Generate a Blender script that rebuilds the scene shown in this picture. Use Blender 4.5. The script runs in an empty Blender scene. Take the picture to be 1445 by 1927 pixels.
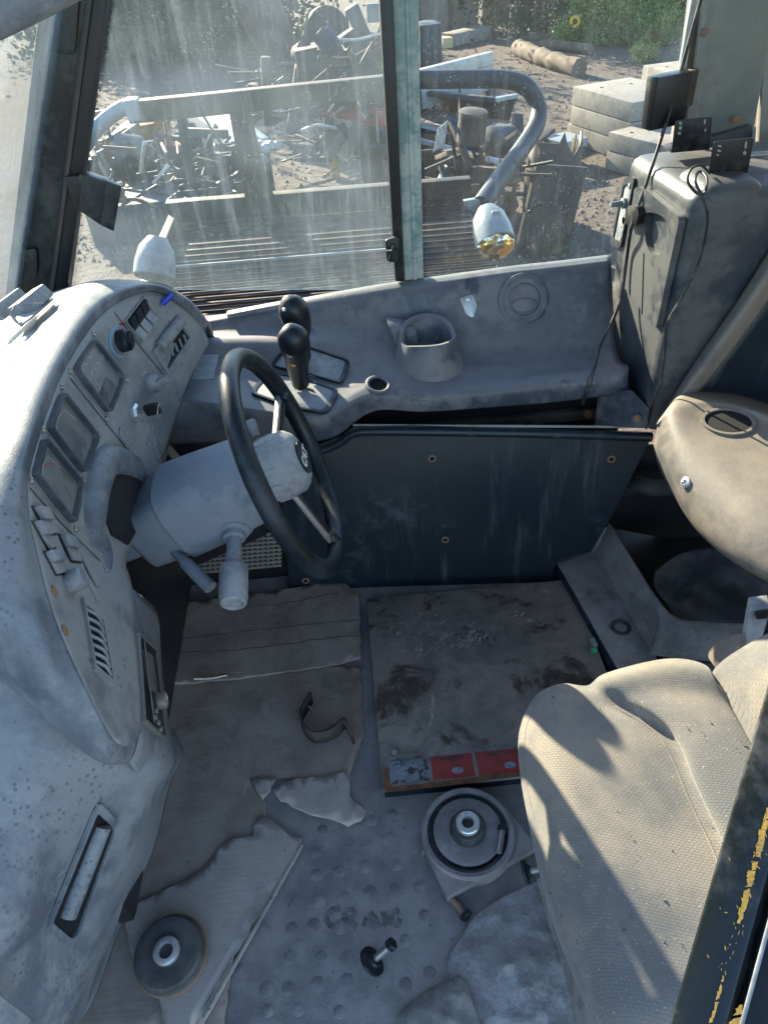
import bpy, bmesh, math, random
from mathutils import Vector, Matrix
from mathutils.bvhtree import BVHTree
random.seed(7)
SC = bpy.context.scene
COL = SC.collection
V = Vector
R = math.radians
# ------------------------------------------------------------------ camera, sky, sun, exposure
CAM = V((0, 0, 1.5)); FOC = 1392.0; PITCH, YAW, ROLL = R(40), R(2), R(4)
FW = V((math.sin(YAW)*math.cos(PITCH), math.cos(YAW)*math.cos(PITCH), -math.sin(PITCH)))
_r0 = V((math.cos(YAW), -math.sin(YAW), 0)); _u0 = _r0.cross(FW)
RT = _r0*math.cos(ROLL) - _u0*math.sin(ROLL); UP = _u0*math.cos(ROLL) + _r0*math.sin(ROLL)
cd = bpy.data.cameras.new('camera'); co = bpy.data.objects.new('camera', cd); COL.objects.link(co)
mw = Matrix((RT, UP, -FW)).transposed().to_4x4(); mw.translation = CAM; co.matrix_world = mw
cd.sensor_fit = 'HORIZONTAL'; cd.sensor_width = 36; cd.lens = 36*FOC/1445; cd.clip_start = .02; cd.clip_end = 1500
SC.camera = co
SUN = V((-.55, 1.0, .485)).normalized()
w = bpy.data.worlds.new('World'); SC.world = w; w.use_nodes = True
nt = w.node_tree; sky = nt.nodes.new('ShaderNodeTexSky'); sky.sky_type = 'NISHITA'; sky.sun_disc = False
sky.sun_elevation = math.asin(SUN.z); sky.sun_rotation = math.atan2(SUN.x, SUN.y)
sky.air_density = 1.0; sky.dust_density = .4; sky.ozone_density = 1.8
nt.links.new(sky.outputs[0], nt.nodes['Background'].inputs[0]); nt.nodes['Background'].inputs[1].default_value = .125
sl = bpy.data.lights.new('sun', 'SUN'); sl.energy = 5.0; sl.angle = R(.55); sl.color = (1, .83, .61)
so = bpy.data.objects.new('sun', sl); COL.objects.link(so); so.rotation_euler = SUN.to_track_quat('Z', 'Y').to_euler()
so.location = SUN*30
SC.view_settings.view_transform = 'Standard'; SC.view_settings.look = 'None'
SC.view_settings.exposure = 2.36; SC.view_settings.gamma = 1
SC.cycles.max_bounces = 8; SC.cycles.diffuse_bounces = 4; SC.cycles.transparent_max_bounces = 12
SC.cycles.caustics_reflective = False; SC.cycles.caustics_refractive = False

# ------------------------------------------------------------------ helpers
def ray(px, py):
    return FW + RT*((px-722.5)/FOC) + UP*((963.5-py)/FOC)
def P(px, py, z=None, y=None, x=None, d=None, pl=None):
    v = ray(px, py)
    if z is not None: t = (z-CAM.z)/v.z
    elif y is not None: t = (y-CAM.y)/v.y
    elif x is not None: t = (x-CAM.x)/v.x
    elif pl is not None: t = (pl[0]-CAM).dot(pl[1])/v.dot(pl[1])
    else: t = d
    return CAM + v*t
GZ = -1.9
def G(px, py, h=0): return P(px, py, z=GZ+h)
def meta(o, label=None, cat=None, group=None, kind=None):
    for k, v in (('label', label), ('category', cat), ('group', group), ('kind', kind)):
        if v: o[k] = v
    return o
def thing(name, loc, label, cat, group=None, kind=None):
    o = bpy.data.objects.new(name, None); COL.objects.link(o); o.location = loc; o.empty_display_size = .05
    if kind == 'structure': o['kind'] = kind
    else: meta(o, label, cat, group, kind)
    if kind == 'structure' and label: o['label'] = label
    return o
def wloc(o):
    l = V((0, 0, 0))
    while o: l += o.location; o = o.parent
    return l
def link(name, me, mat, parent=None, smooth=None, **kw):
    n = len(me.vertices)
    if n:
        lo = [min(v.co[i] for v in me.vertices) for i in range(3)]; hi = [max(v.co[i] for v in me.vertices) for i in range(3)]
        c = V([(a+b)/2 for a, b in zip(lo, hi)])
    else: c = V((0, 0, 0))
    me.transform(Matrix.Translation(-c))
    if mat: me.materials.append(MT[mat] if isinstance(mat, str) else mat)
    if smooth:
        me.shade_smooth()
        if smooth < 179: me.set_sharp_from_angle(angle=R(smooth))
    o = bpy.data.objects.new(name, me); COL.objects.link(o)
    if parent: o.parent = parent; o.location = c - wloc(parent)
    else: o.location = c
    meta(o, kw.get('label'), kw.get('cat'), kw.get('group'), kw.get('kind'))
    return o
def obj(name, verts, faces, mat, parent=None, smooth=None, **kw):
    me = bpy.data.meshes.new(name); me.from_pydata([tuple(v) for v in verts], [], faces); me.update()
    return link(name, me, mat, parent, smooth, **kw)
def bobj(name, bm, mat, parent=None, smooth=None, **kw):
    bmesh.ops.recalc_face_normals(bm, faces=bm.faces)
    me = bpy.data.meshes.new(name); bm.to_mesh(me); bm.free()
    return link(name, me, mat, parent, smooth, **kw)
def bev(bm, w, seg=2):
    if w: bmesh.ops.bevel(bm, geom=list(bm.edges), offset=w, segments=seg, affect='EDGES', profile=.6, clamp_overlap=True)
def prism(name, pts, off, mat, parent=None, bevel=0, smooth=40, **kw):
    bm = bmesh.new(); a = [bm.verts.new(p) for p in pts]; b = [bm.verts.new(V(p)+off) for p in pts]; n = len(a)
    bm.faces.new(a); bm.faces.new(b[::-1])
    for i in range(n): bm.faces.new((a[i], a[(i+1) % n], b[(i+1) % n], b[i]))
    bmesh.ops.recalc_face_normals(bm, faces=bm.faces)
    bev(bm, bevel)
    bmesh.ops.triangulate(bm, faces=[f for f in bm.faces if len(f.verts) > 4], ngon_method='EAR_CLIP')
    return bobj(name, bm, mat, parent, smooth, **kw)
def boxbm(bm, c, s, rot=None):
    M = Matrix.Translation(c) @ (rot.to_4x4() if rot else Matrix()) @ Matrix.Diagonal((s[0], s[1], s[2], 1))
    return bmesh.ops.create_cube(bm, size=1, matrix=M)
def rz(a): return Matrix.Rotation(R(a), 3, 'Z')
def box(name, c, s, mat, parent=None, rot=None, bevel=.003, **kw):
    bm = bmesh.new(); boxbm(bm, V(c), s, rot); bev(bm, bevel)
    return bobj(name, bm, mat, parent, 40, **kw)
def frame(a, b, up=V((0, 0, 1))):
    z = (V(b)-V(a)).normalized(); x = up.cross(z)
    if x.length < 1e-3: x = V((1, 0, 0)).cross(z)
    x.normalize(); y = z.cross(x)
    return Matrix((x, y, z)).transposed()
def beam(name, a, b, w_, h_, mat, parent=None, bevel=.003, up=V((0, 0, 1)), **kw):
    a = V(a); b = V(b)
    return box(name, (a+b)/2, (w_, h_, (b-a).length), mat, parent, frame(a, b, up), bevel, **kw)
def cr(p, t):   # Catmull-Rom
    n = len(p)-1; i = min(int(t), n-1); f = t-i
    p1, p2 = p[i], p[i+1]; p0 = p[i-1] if i > 0 else p1*2-p2; p3 = p[i+2] if i+2 <= n else p2*2-p1
    return ((p1*2)+(p2-p0)*f+(p0*2-p1*5+p2*4-p3)*f*f+(p1*3-p0-p2*3+p3)*f**3)*.5
def smooth_path(pts, sub):
    pts = [V(p) for p in pts]; n = len(pts)-1
    return [cr(pts, i/sub) for i in range(n*sub+1)]
def tube_geo(pts, r, seg, closed=False, flat=None):
    n = len(pts); vs = []; fs = []; prev = None
    for i, p in enumerate(pts):
        if closed: t = (pts[(i+1) % n]-pts[i-1])
        else: t = pts[min(i+1, n-1)]-pts[max(i-1, 0)]
        t = t.normalized()
        if prev is None:
            x = t.cross(V((.13, .2, .97)));  x.normalize()
        else:
            x = prev - t*prev.dot(t); x.normalize()
        prev = x; y = t.cross(x); rr = r[i] if isinstance(r, (list, tuple)) else r
        for k in range(seg):
            a = 2*math.pi*k/seg; vs.append(p+(x*math.cos(a)+y*math.sin(a)*(flat or 1))*rr)
    m = n if closed else n-1
    for i in range(m):
        for k in range(seg):
            a = i*seg+k; b = i*seg+(k+1) % seg; c = ((i+1) % n)*seg+(k+1) % seg; d = ((i+1) % n)*seg+k
            fs.append((a, b, c, d))
    if not closed: fs.append(tuple(range(seg))[::-1]); fs.append(tuple(range((n-1)*seg, n*seg)))
    return vs, fs
def tube(name, pts, r, mat, parent=None, seg=10, sub=6, closed=False, flat=None, **kw):
    pts = [V(p) for p in pts]
    if isinstance(r, (list, tuple)) and sub > 1:
        rs = [V((q, 0, 0)) for q in r]; r = [cr(rs, i/sub).x for i in range((len(pts)-1)*sub+1)]
    if sub > 1: pts = smooth_path(pts, sub)
    vs, fs = tube_geo(pts, r, seg, closed, flat)
    return obj(name, vs, fs, mat, parent, 50, **kw)
def lathe(name, prof, org, axis, mat, parent=None, seg=24, smooth=35, **kw):
    F_ = frame(V((0, 0, 0)), V(axis)); vs = []; fs = []; n = len(prof); org = V(org)
    for r, h in prof:
        for k in range(seg):
            a = 2*math.pi*k/seg; vs.append(org+F_@V((r*math.cos(a), r*math.sin(a), h)))
    for i in range(n-1):
        for k in range(seg):
            fs.append((i*seg+k, i*seg+(k+1) % seg, (i+1)*seg+(k+1) % seg, (i+1)*seg+k))
    if prof[0][0] > 1e-5: fs.append(tuple(range(seg))[::-1])
    if prof[-1][0] > 1e-5: fs.append(tuple(range((n-1)*seg, n*seg)))
    bm = bmesh.new(); me = bpy.data.meshes.new('t'); me.from_pydata([tuple(v) for v in vs], [], fs); bm.from_mesh(me); bpy.data.meshes.remove(me)
    bmesh.ops.remove_doubles(bm, verts=bm.verts, dist=1e-6)
    return bobj(name, bm, mat, parent, smooth, **kw)
def grid_geo(rows, su=6, sv=6):
    rows = [[V(p) for p in r] for r in rows]
    fine = [smooth_path(r, sv) for r in rows]; m = len(fine[0])
    cols = [smooth_path([f[j] for f in fine], su) for j in range(m)]
    n = len(cols[0]); vs = [cols[j][i] for i in range(n) for j in range(m)]
    fs = [(i*m+j, i*m+j+1, (i+1)*m+j+1, (i+1)*m+j) for i in range(n-1) for j in range(m-1)]
    return vs, fs
class Surf:
    def __init__(s, vs, fs): s.t = BVHTree.FromPolygons([tuple(v) for v in vs], fs)
    def hit(s, px, py):
        d = ray(px, py).normalized(); h = s.t.ray_cast(CAM, d)
        if h[0] is None:
            p = CAM+d*1.2; q = s.t.find_nearest(p); h = q
        n = V(h[1])
        if n.dot(d) > 0: n = -n
        return V(h[0]), n
def sheet(name, rows, mat, parent=None, su=6, sv=6, thick=.006, **kw):
    vs, fs = grid_geo(rows, su, sv)
    o = obj(name, vs, fs, mat, parent, 60, **kw)
    if thick:
        c = sum(vs, V())/len(vs); n = (V(vs[fs[len(fs)//2][2]])-V(vs[fs[len(fs)//2][0]])).cross(V(vs[fs[len(fs)//2][3]])-V(vs[fs[len(fs)//2][1]]))
        md = o.modifiers.new('s', 'SOLIDIFY'); md.thickness = thick; md.offset = -1 if n.dot(CAM-c) > 0 else 1
    return o, Surf(vs, fs)
def rp(poly, r, n=4):   # rounded pixel polygon
    out = []; m = len(poly)
    for i in range(m):
        a = V(poly[i-1]); b = V(poly[i]); c = V(poly[(i+1) % m])
        u = (a-b); v_ = (c-b); k = min(r, u.length*.45, v_.length*.45)
        p0 = b+u.normalized()*k; p1 = b+v_.normalized()*k
        for j in range(n+1):
            t = j/n; out.append(tuple((p0*(1-t)**2+b*2*t*(1-t)+p1*t*t)[:2]))
    return out
def shrink(poly, f, g=None):
    cx = sum(p[0] for p in poly)/len(poly); cy = sum(p[1] for p in poly)/len(poly); g = g or f
    return [(cx+(p[0]-cx)*f, cy+(p[1]-cy)*g) for p in poly]
def ell(cx, cy, rx, ry, ang=0, n=24):
    c, s = math.cos(R(ang)), math.sin(R(ang))
    return [(cx+rx*math.cos(t)*c-ry*math.sin(t)*s, cy+rx*math.cos(t)*s+ry*math.sin(t)*c) for t in [2*math.pi*k/n for k in range(n)]]
def hits(S, poly):
    hs = [S.hit(*p) for p in poly]; n = sum((h[1] for h in hs), V()).normalized()
    return [h[0] for h in hs], n
def patch(name, S, poly, h0, h1, mat, parent=None, bevel=0, **kw):
    ps, n = hits(S, poly)
    return prism(name, [p+n*h0 for p in ps], n*(h1-h0), mat, parent, bevel, **kw)
def ring(name, S, poly, f, h0, h1, mat, parent=None, g=None, inner=None, **kw):
    a, n = hits(S, poly); b, _ = hits(S, inner or shrink(poly, f, g)); m = len(a)
    vs = [p+n*h0 for p in a]+[p+n*h1 for p in a]+[p+n*h1 for p in b]+[p+n*h0 for p in b]; fs = []
    for k in range(3):
        for i in range(m):
            fs.append((k*m+i, k*m+(i+1) % m, (k+1)*m+(i+1) % m, (k+1)*m+i))
    return obj(name, vs, fs, mat, parent, 30, **kw)
def strokes(name, S, lines, w_, mat, parent, h=.001, **kw):   # flat pen strokes lying on a surface, widths in pixels
    vs = []; fs = []
    for ln in lines:
        base = len(vs); m = len(ln)
        for i, p in enumerate(ln):
            a = V(ln[max(i-1, 0)]); b = V(ln[min(i+1, m-1)]); d = (b-a).normalized(); n2 = V((-d.y, d.x))
            for s in (-.5, .5):
                q, n = S.hit(p[0]+n2.x*s*w_, p[1]+n2.y*s*w_); vs.append(q+n*h)
        for i in range(m-1): fs.append((base+2*i, base+2*i+1, base+2*i+3, base+2*i+2))
    return obj(name, vs, fs, mat, parent, **kw)
def text(name, body, c, xdir, ydir, size, mat, parent, bold=0, **kw):
    cu = bpy.data.curves.new('t', 'FONT'); cu.body = body; cu.size = size; cu.align_x = 'CENTER'; cu.align_y = 'CENTER'; cu.extrude = .0003; cu.offset = bold
    t = bpy.data.objects.new('t', cu); COL.objects.link(t); dg = bpy.context.evaluated_depsgraph_get()
    me = bpy.data.meshes.new_from_object(t.evaluated_get(dg)); bpy.data.objects.remove(t); bpy.data.curves.remove(cu)
    x = V(xdir).normalized(); z = x.cross(V(ydir)).normalized(); y = z.cross(x)
    M = Matrix((x, y, z)).transposed().to_4x4(); M.translation = c; me.transform(M); me.materials.clear()
    return link(name, me, mat, parent, **kw)
def jag(poly, step=.02, amp=.004, seed=0):   # uneven torn outline (world xy polygon)
    rn = random.Random(seed); out = []
    for i in range(len(poly)):
        a = V(poly[i]); b = V(poly[(i+1) % len(poly)]); L = (b-a).length; n = max(1, int(L/step))
        d = (b-a).normalized(); nn = V((-d.y, d.x, 0))
        for k in range(n):
            out.append(a+(b-a)*(k/n)+nn*(rn.uniform(-1, 1)*amp if k else 0))
    return out

# ------------------------------------------------------------------ materials
MT = {}
def N(nt, t, **kw):
    n = nt.nodes.new(t)
    for k, v in kw.items():
        if hasattr(n, k): setattr(n, k, v)
        else: n.inputs[k.replace('_', ' ')].default_value = v
    return n
def newmat(name):
    m = bpy.data.materials.new(name); m.use_nodes = True; nt = m.node_tree; MT[name] = m
    return m, nt, nt.nodes['Principled BSDF']
def ramp(nt, src, a, b):
    r = nt.nodes.new('ShaderNodeMapRange'); r.inputs[1].default_value = a; r.inputs[2].default_value = b; r.interpolation_type = 'SMOOTHSTEP'
    nt.links.new(src, r.inputs[0]); return r.outputs[0]
def mixc(nt, f, a, b):
    m = nt.nodes.new('ShaderNodeMix'); m.data_type = 'RGBA'
    for s, v in ((m.inputs[0], f), (m.inputs[6], a), (m.inputs[7], b)):
        if hasattr(v, 'is_linked'): nt.links.new(v, s)
        elif isinstance(v, tuple): s.default_value = (*v, 1)[:4]
        else: s.default_value = v
    return m.outputs[2]
def math_(nt, op, a, b):
    m = nt.nodes.new('ShaderNodeMath'); m.operation = op
    for s, v in ((m.inputs[0], a), (m.inputs[1], b)):
        if hasattr(v, 'is_linked'): nt.links.new(v, s)
        else: s.default_value = v
    return m.outputs[0]
def noise(nt, scale, detail=6, rough=.6, vec=None, dist=0):
    n = nt.nodes.new('ShaderNodeTexNoise'); n.inputs['Scale'].default_value = scale; n.inputs['Detail'].default_value = detail
    n.inputs['Roughness'].default_value = rough; n.inputs['Distortion'].default_value = dist
    if vec: nt.links.new(vec, n.inputs['Vector'])
    return n.outputs[0]
def world_pos(nt): return nt.nodes.new('ShaderNodeNewGeometry').outputs['Position']
def scaled(nt, vec, s):
    m = nt.nodes.new('ShaderNodeMapping'); m.inputs['Scale'].default_value = s; nt.links.new(vec, m.inputs[0]); return m.outputs[0]
def dusty(name, base, dust=(.3, .27, .23), amt=.5, scale=6, rough=.6, metal=0, bump=.15, bscale=300, settle=.0, streak=0, spot=0, spotcol=(.1, .1, .1), third=None, t3=(.6, .7), spec=.35, var=.42, gate=(.5, .62)):
    m, nt, b = newmat(name); p = world_pos(nt)
    n1 = noise(nt, scale, 8, .65, p); n2 = noise(nt, scale*7, 5, .6, p)
    s = math_(nt, 'ADD', math_(nt, 'MULTIPLY', n1, .7), math_(nt, 'MULTIPLY', n2, .3))
    f = ramp(nt, s, .62-amt*.35, .72-amt*.25)
    if settle:
        g = nt.nodes.new('ShaderNodeNewGeometry'); sx = nt.nodes.new('ShaderNodeSeparateXYZ'); nt.links.new(g.outputs['Normal'], sx.inputs[0])
        up = ramp(nt, sx.outputs[2], .15, .85); f = math_(nt, 'MAXIMUM', math_(nt, 'MULTIPLY', f, .6), math_(nt, 'MULTIPLY', math_(nt, 'ADD', math_(nt, 'MULTIPLY', n2, .8), .45), math_(nt, 'MULTIPLY', up, settle)))
        f = math_(nt, 'MINIMUM', f, 1.0)
    if streak:
        q = scaled(nt, p, (28, 28, 1.6)); n3 = ramp(nt, noise(nt, 1, 5, .65, q), .52, .74); f = math_(nt, 'MAXIMUM', math_(nt, 'MULTIPLY', n3, streak), f)
    c = mixc(nt, f, base, dust)
    if third: c = mixc(nt, ramp(nt, noise(nt, scale*1.7, 7, .7, scaled(nt, p, (1, 1.1, .9)), .5), *t3), c, third)
    fv = math_(nt, 'ADD', math_(nt, 'MULTIPLY', noise(nt, 170, 4, .7, p), .9), math_(nt, 'MULTIPLY', noise(nt, 28, 6, .7, p), .9))
    hv = nt.nodes.new('ShaderNodeHueSaturation'); nt.links.new(math_(nt, 'ADD', math_(nt, 'MULTIPLY', fv, var), 1-.9*var), hv.inputs['Value']); nt.links.new(c, hv.inputs['Color']); c = hv.outputs[0]
    if spot:
        v = nt.nodes.new('ShaderNodeTexVoronoi'); v.inputs['Scale'].default_value = spot; nt.links.new(p, v.inputs['Vector'])
        gate = ramp(nt, noise(nt, 9, 3, .5, p), *gate)
        sp = math_(nt, 'MULTIPLY', math_(nt, 'SUBTRACT', 1.0, ramp(nt, v.outputs['Distance'], .2, .34)), gate)
        c = mixc(nt, math_(nt, 'MULTIPLY', sp, .75), c, spotcol)
    nt.links.new(c, b.inputs['Base Color'])
    b.inputs['Metallic'].default_value = metal; b.inputs['Specular IOR Level'].default_value = spec
    rr = math_(nt, 'ADD', rough-.12, math_(nt, 'MULTIPLY', f, .3)); nt.links.new(rr, b.inputs['Roughness'])
    if bump:
        bp = nt.nodes.new('ShaderNodeBump'); bp.inputs['Strength'].default_value = bump; bp.inputs['Distance'].default_value = .002
        hh = math_(nt, 'ADD', noise(nt, bscale, 4, .6, p), math_(nt, 'MULTIPLY', n2, 1.5)); nt.links.new(hh, bp.inputs['Height']); nt.links.new(bp.outputs[0], b.inputs['Normal'])
    return m
dusty('dash', (.085, .1, .122), (.265, .275, .285), .7, 4, .47, bump=.25, bscale=420, settle=.62, spot=105, spotcol=(.075, .085, .105), gate=(.47, .58), var=.4, third=(.10, .115, .14), t3=(.5, .66))
dusty('panel', (0.163, 0.176, 0.182), (0.254, 0.254, 0.247), .7, 6, .55, bump=.2, bscale=500, spot=60, spotcol=(.12, .12, .12), var=.22)
dusty('console', (.045, .055, .075), (.2, .195, .19), .6, 4, .5, bump=.25, bscale=450, settle=.6, streak=.35, third=(.04, .05, .07), t3=(.58, .68))
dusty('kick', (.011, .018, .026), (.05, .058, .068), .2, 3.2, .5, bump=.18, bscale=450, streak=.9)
dusty('locker', (0.028, 0.034, 0.043), (0.112, 0.109, 0.102), .6, 5, .45, bump=.3, bscale=500, settle=.7, streak=.25)
dusty('ledge', (0.099, 0.096, 0.096), (0.231, 0.185, 0.142), .75, 4, .55, bump=.25, bscale=450, settle=.6)
dusty('rubber', (.006, .010, .014), (.03, .037, .046), .42, 9, .5, bump=.2, settle=.15)
dusty('dustyrubber', (.03, .031, .034), (.11, .107, .104), .6, 9, .6, bump=.2, settle=.45)
dusty('blackpaint', (.02, .022, .025), (.12, .11, .1), .35, 8, .4, bump=.1)
dusty('blackclean', (0.011, 0.012, 0.014), (0.036, 0.036, 0.036), .3, 8, .5, bump=.05)
dusty('shroud', (0.116, 0.138, 0.174), (0.246, 0.268, 0.297), .7, 7, .6, bump=.3, bscale=500, settle=.5, var=.22)
dusty('greyplastic', (0.169, 0.182, 0.202), (0.273, 0.280, 0.286), .6, 12, .55, bump=.2)
dusty('steel', (.30, .30, .30), (.3, .26, .22), .5, 15, .45, metal=.6, bump=.2, var=.25)
dusty('bright_steel', (.62, .62, .62), (.4, .36, .3), .35, 15, .4, metal=.7, bump=.02, var=.15)
dusty('rust', (.17, .13, .11), (.24, .14, .08), .6, 10, .8, bump=.5, bscale=180)
dusty('floor', (0.171, 0.159, 0.161), (0.275, 0.250, 0.238), .65, 3.2, .75, bump=.5, bscale=260, third=(.095, .09, .09), t3=(.56, .72))
dusty('stain', (.045, .042, .036), (.12, .11, .1), .55, 40, .8, bump=.2)
dusty('stud', (.155, .145, .148), (.25, .23, .222), .55, 9, .75, bump=.3)
dusty('plate', (0.165, 0.143, 0.130), (0.248, 0.211, 0.178), .6, 4, .7, bump=.4, bscale=220, third=(.06, .047, .038), t3=(.5, .62), spot=0)
dusty('rustedge', (.2, .085, .035), (.1, .06, .045), .5, 30, .85, bump=.5)
dusty('redlabel', (.3, .026, .022), (.21, .045, .038), .5, 25, .5, bump=.15)
dusty('silverlabel', (.2, .212, .235), (.14, .14, .146), .5, 25, .4, metal=.3, bump=.2, third=(.03, .03, .03), t3=(.53, .56))
dusty('tealpaint', (0.136, 0.224, 0.212), (0.368, 0.400, 0.360), .6, 10, .4, bump=.15, third=(.22, .13, .05), t3=(.66, .7))
dusty('pillargrey', (0.160, 0.180, 0.170), (0.208, 0.210, 0.196), .5, 6, .4, bump=.08)
dusty('cream', (0.270, 0.277, 0.255), (0.225, 0.214, 0.191), .3, 6, .45, bump=.05)
dusty('concrete', (0.231, 0.208, 0.178), (0.172, 0.152, 0.129), .5, 2.5, .85, bump=.4, bscale=60, third=(.13, .116, .1), t3=(.62, .75))
dusty('darksteel', (.024, .023, .023), (.065, .051, .042), .55, 4, .65, bump=.3, bscale=120)
dusty('bluesteel', (.02, .031, .043), (.055, .05, .046), .45, 4, .6, bump=.3, bscale=120)
dusty('brownsteel', (.05, .039, .032), (.09, .068, .053), .5, 4, .7, bump=.3, bscale=120)
dusty('whitesteel', (0.375, 0.367, 0.352), (0.225, 0.199, 0.173), .4, 5, .5, bump=.15, bscale=120)
dusty('palesteel', (0.240, 0.276, 0.296), (0.192, 0.200, 0.200), .4, 5, .45, bump=.15, bscale=120)
dusty('yellowpaint', (0.272, 0.160, 0.012), (0.160, 0.108, 0.040), .5, 5, .55, bump=.15)
dusty('redpaint', (.22, .028, .024), (.13, .048, .036), .45, 5, .5, bump=.15)
dusty('orangepaint', (.6, .15, .03), (.35, .14, .06), .4, 5, .5, bump=.15)
dusty('woodlog', (0.112, 0.080, 0.056), (0.168, 0.128, 0.094), .5, 6, .9, bump=.9, bscale=35)
dusty('woodend', (.5, .36, .2), (.4, .3, .2), .4, 10, .9, bump=.5, bscale=60)
dusty('cable', (.02, .02, .02), (.1, .095, .09), .4, 30, .5, bump=.1)
dusty('cableg', (.16, .15, .14), (.26, .24, .21), .5, 30, .6, bump=.1)
dusty('cloth', (0.165, 0.160, 0.154), (0.264, 0.242, 0.220), .6, 8, .9, bump=.5, bscale=200)
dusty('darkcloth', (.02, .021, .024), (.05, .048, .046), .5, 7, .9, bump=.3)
dusty('shade_black', (0.008, 0.008, 0.010), (0.018, 0.018, 0.018), .4, 6, .9, bump=0)  # near-black colour standing in for the shade inside holes and gaps
dusty('bagplastic', (0.218, 0.201, 0.190), (0.322, 0.310, 0.299), .5, 18, .6, bump=.6, bscale=60, third=(.36, .37, .39), t3=(.64, .7))
dusty('frameblack', (0.013, 0.017, 0.018), (0.045, 0.049, 0.049), .4, 6, .35, bump=.1)
dusty('yellowworn', (.55, .32, .05), (.35, .22, .08), .4, 60, .6, bump=.3)
dusty('white', (.75, .75, .74), (.5, .48, .45), .4, 20, .5, bump=.05)
dusty('icon', (.4, .4, .39), (.3, .3, .29), .4, 30, .6, bump=0)
dusty('screen', (.075, .085, .09), (.13, .132, .13), .6, 20, .35, bump=.05)
dusty('gauge', (.105, .115, .12), (.17, .172, .168), .7, 12, .4, bump=.1)
dusty('needle', (.6, .05, .03), (.4, .1, .08), .4, 40, .5, bump=0)
dusty('bluebit', (.02, .06, .45), (.05, .1, .4), .3, 60, .4, bump=0)
dusty('bluearc', (.12, .3, .42), (.25, .32, .36), .5, 40, .5, bump=0)
dusty('amber', (.6, .3, .06), (.4, .25, .1), .4, 60, .4, bump=0)
dusty('greenbit', (.03, .45, .22), (.1, .3, .2), .3, 80, .4, bump=0)
dusty('stone', (0.085, 0.064, 0.051), (0.132, 0.102, 0.082), .5, 8, .9, bump=.4, bscale=60)
dusty('stem', (.07, .11, .03), (.12, .13, .05), .4, 20, .8, bump=.1)
dusty('petal', (.75, .42, .02), (.7, .5, .05), .4, 20, .6, bump=0)
dusty('seedhead', (.05, .03, .015), (.09, .05, .02), .5, 60, .9, bump=.3)
dusty('bark', (.08, .065, .05), (.15, .12, .1), .5, 12, .9, bump=.6, bscale=50)
dusty('pinkclad', (.42, .27, .27), (.4, .3, .3), .4, 5, .6, bump=.1)

m, nt, b = newmat('ground'); p = world_pos(nt)
c = mixc(nt, ramp(nt, noise(nt, .35, 6, .6, p), .35, .65), (.125, .088, .067), (.095, .071, .056))
c = mixc(nt, ramp(nt, noise(nt, 9, 6, .75, p), .4, .66), c, (.055, .041, .034)); c = mixc(nt, ramp(nt, noise(nt, 22, 4, .7, p), .6, .72), c, (.165, .125, .1))
nt.links.new(c, b.inputs['Base Color']); b.inputs['Roughness'].default_value = .95
bp = nt.nodes.new('ShaderNodeBump'); bp.inputs['Strength'].default_value = 1; bp.inputs['Distance'].default_value = .05
nt.links.new(math_(nt, 'ADD', noise(nt, 14, 6, .7, p), math_(nt, 'MULTIPLY', noise(nt, 2.2, 4, .6, p), 2)), bp.inputs['Height']); nt.links.new(bp.outputs[0], b.inputs['Normal'])

def cardmat(name, a, bcol):
    m, nt, b = newmat(name); p = world_pos(nt)
    mp = nt.nodes.new('ShaderNodeMapping'); mp.inputs['Rotation'].default_value = (0, 0, R(4)); mp.inputs['Scale'].default_value = (9, 120, 1); nt.links.new(p, mp.inputs[0])
    st = noise(nt, 1, 4, .6, mp.outputs[0]); c = mixc(nt, ramp(nt, noise(nt, 11, 8, .72, p), .36, .62), a, bcol)
    c = mixc(nt, ramp(nt, noise(nt, 6, 8, .72, p), .48, .74), c, tuple(x*.62 for x in a)); nt.links.new(c, b.inputs['Base Color']); b.inputs['Roughness'].default_value = .9
    bp = nt.nodes.new('ShaderNodeBump'); bp.inputs['Strength'].default_value = .22; bp.inputs['Distance'].default_value = .003
    nt.links.new(math_(nt, 'ADD', st, math_(nt, 'MULTIPLY', noise(nt, 120, 4, .6, p), .35)), bp.inputs['Height']); nt.links.new(bp.outputs[0], b.inputs['Normal'])
cardmat('card', (.235, .186, .15), (.315, .258, .212)); cardmat('card2', (.33, .29, .255), (.37, .33, .295)); cardmat('cardedge', (.35, .31, .27), (.42, .38, .33))
m, nt, b = newmat('smudge'); p = world_pos(nt); b.inputs['Base Color'].default_value = (.035, .034, .03, 1); b.inputs['Roughness'].default_value = .9
tr = nt.nodes.new('ShaderNodeBsdfTransparent'); ms = nt.nodes.new('ShaderNodeMixShader'); nt.links.new(math_(nt, 'MULTIPLY', ramp(nt, noise(nt, 45, 5, .7, p), .3, .68), .48), ms.inputs[0]); nt.links.new(tr.outputs[0], ms.inputs[1]); nt.links.new(b.outputs[0], ms.inputs[2]); nt.links.new(ms.outputs[0], nt.nodes['Material Output'].inputs[0])

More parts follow.
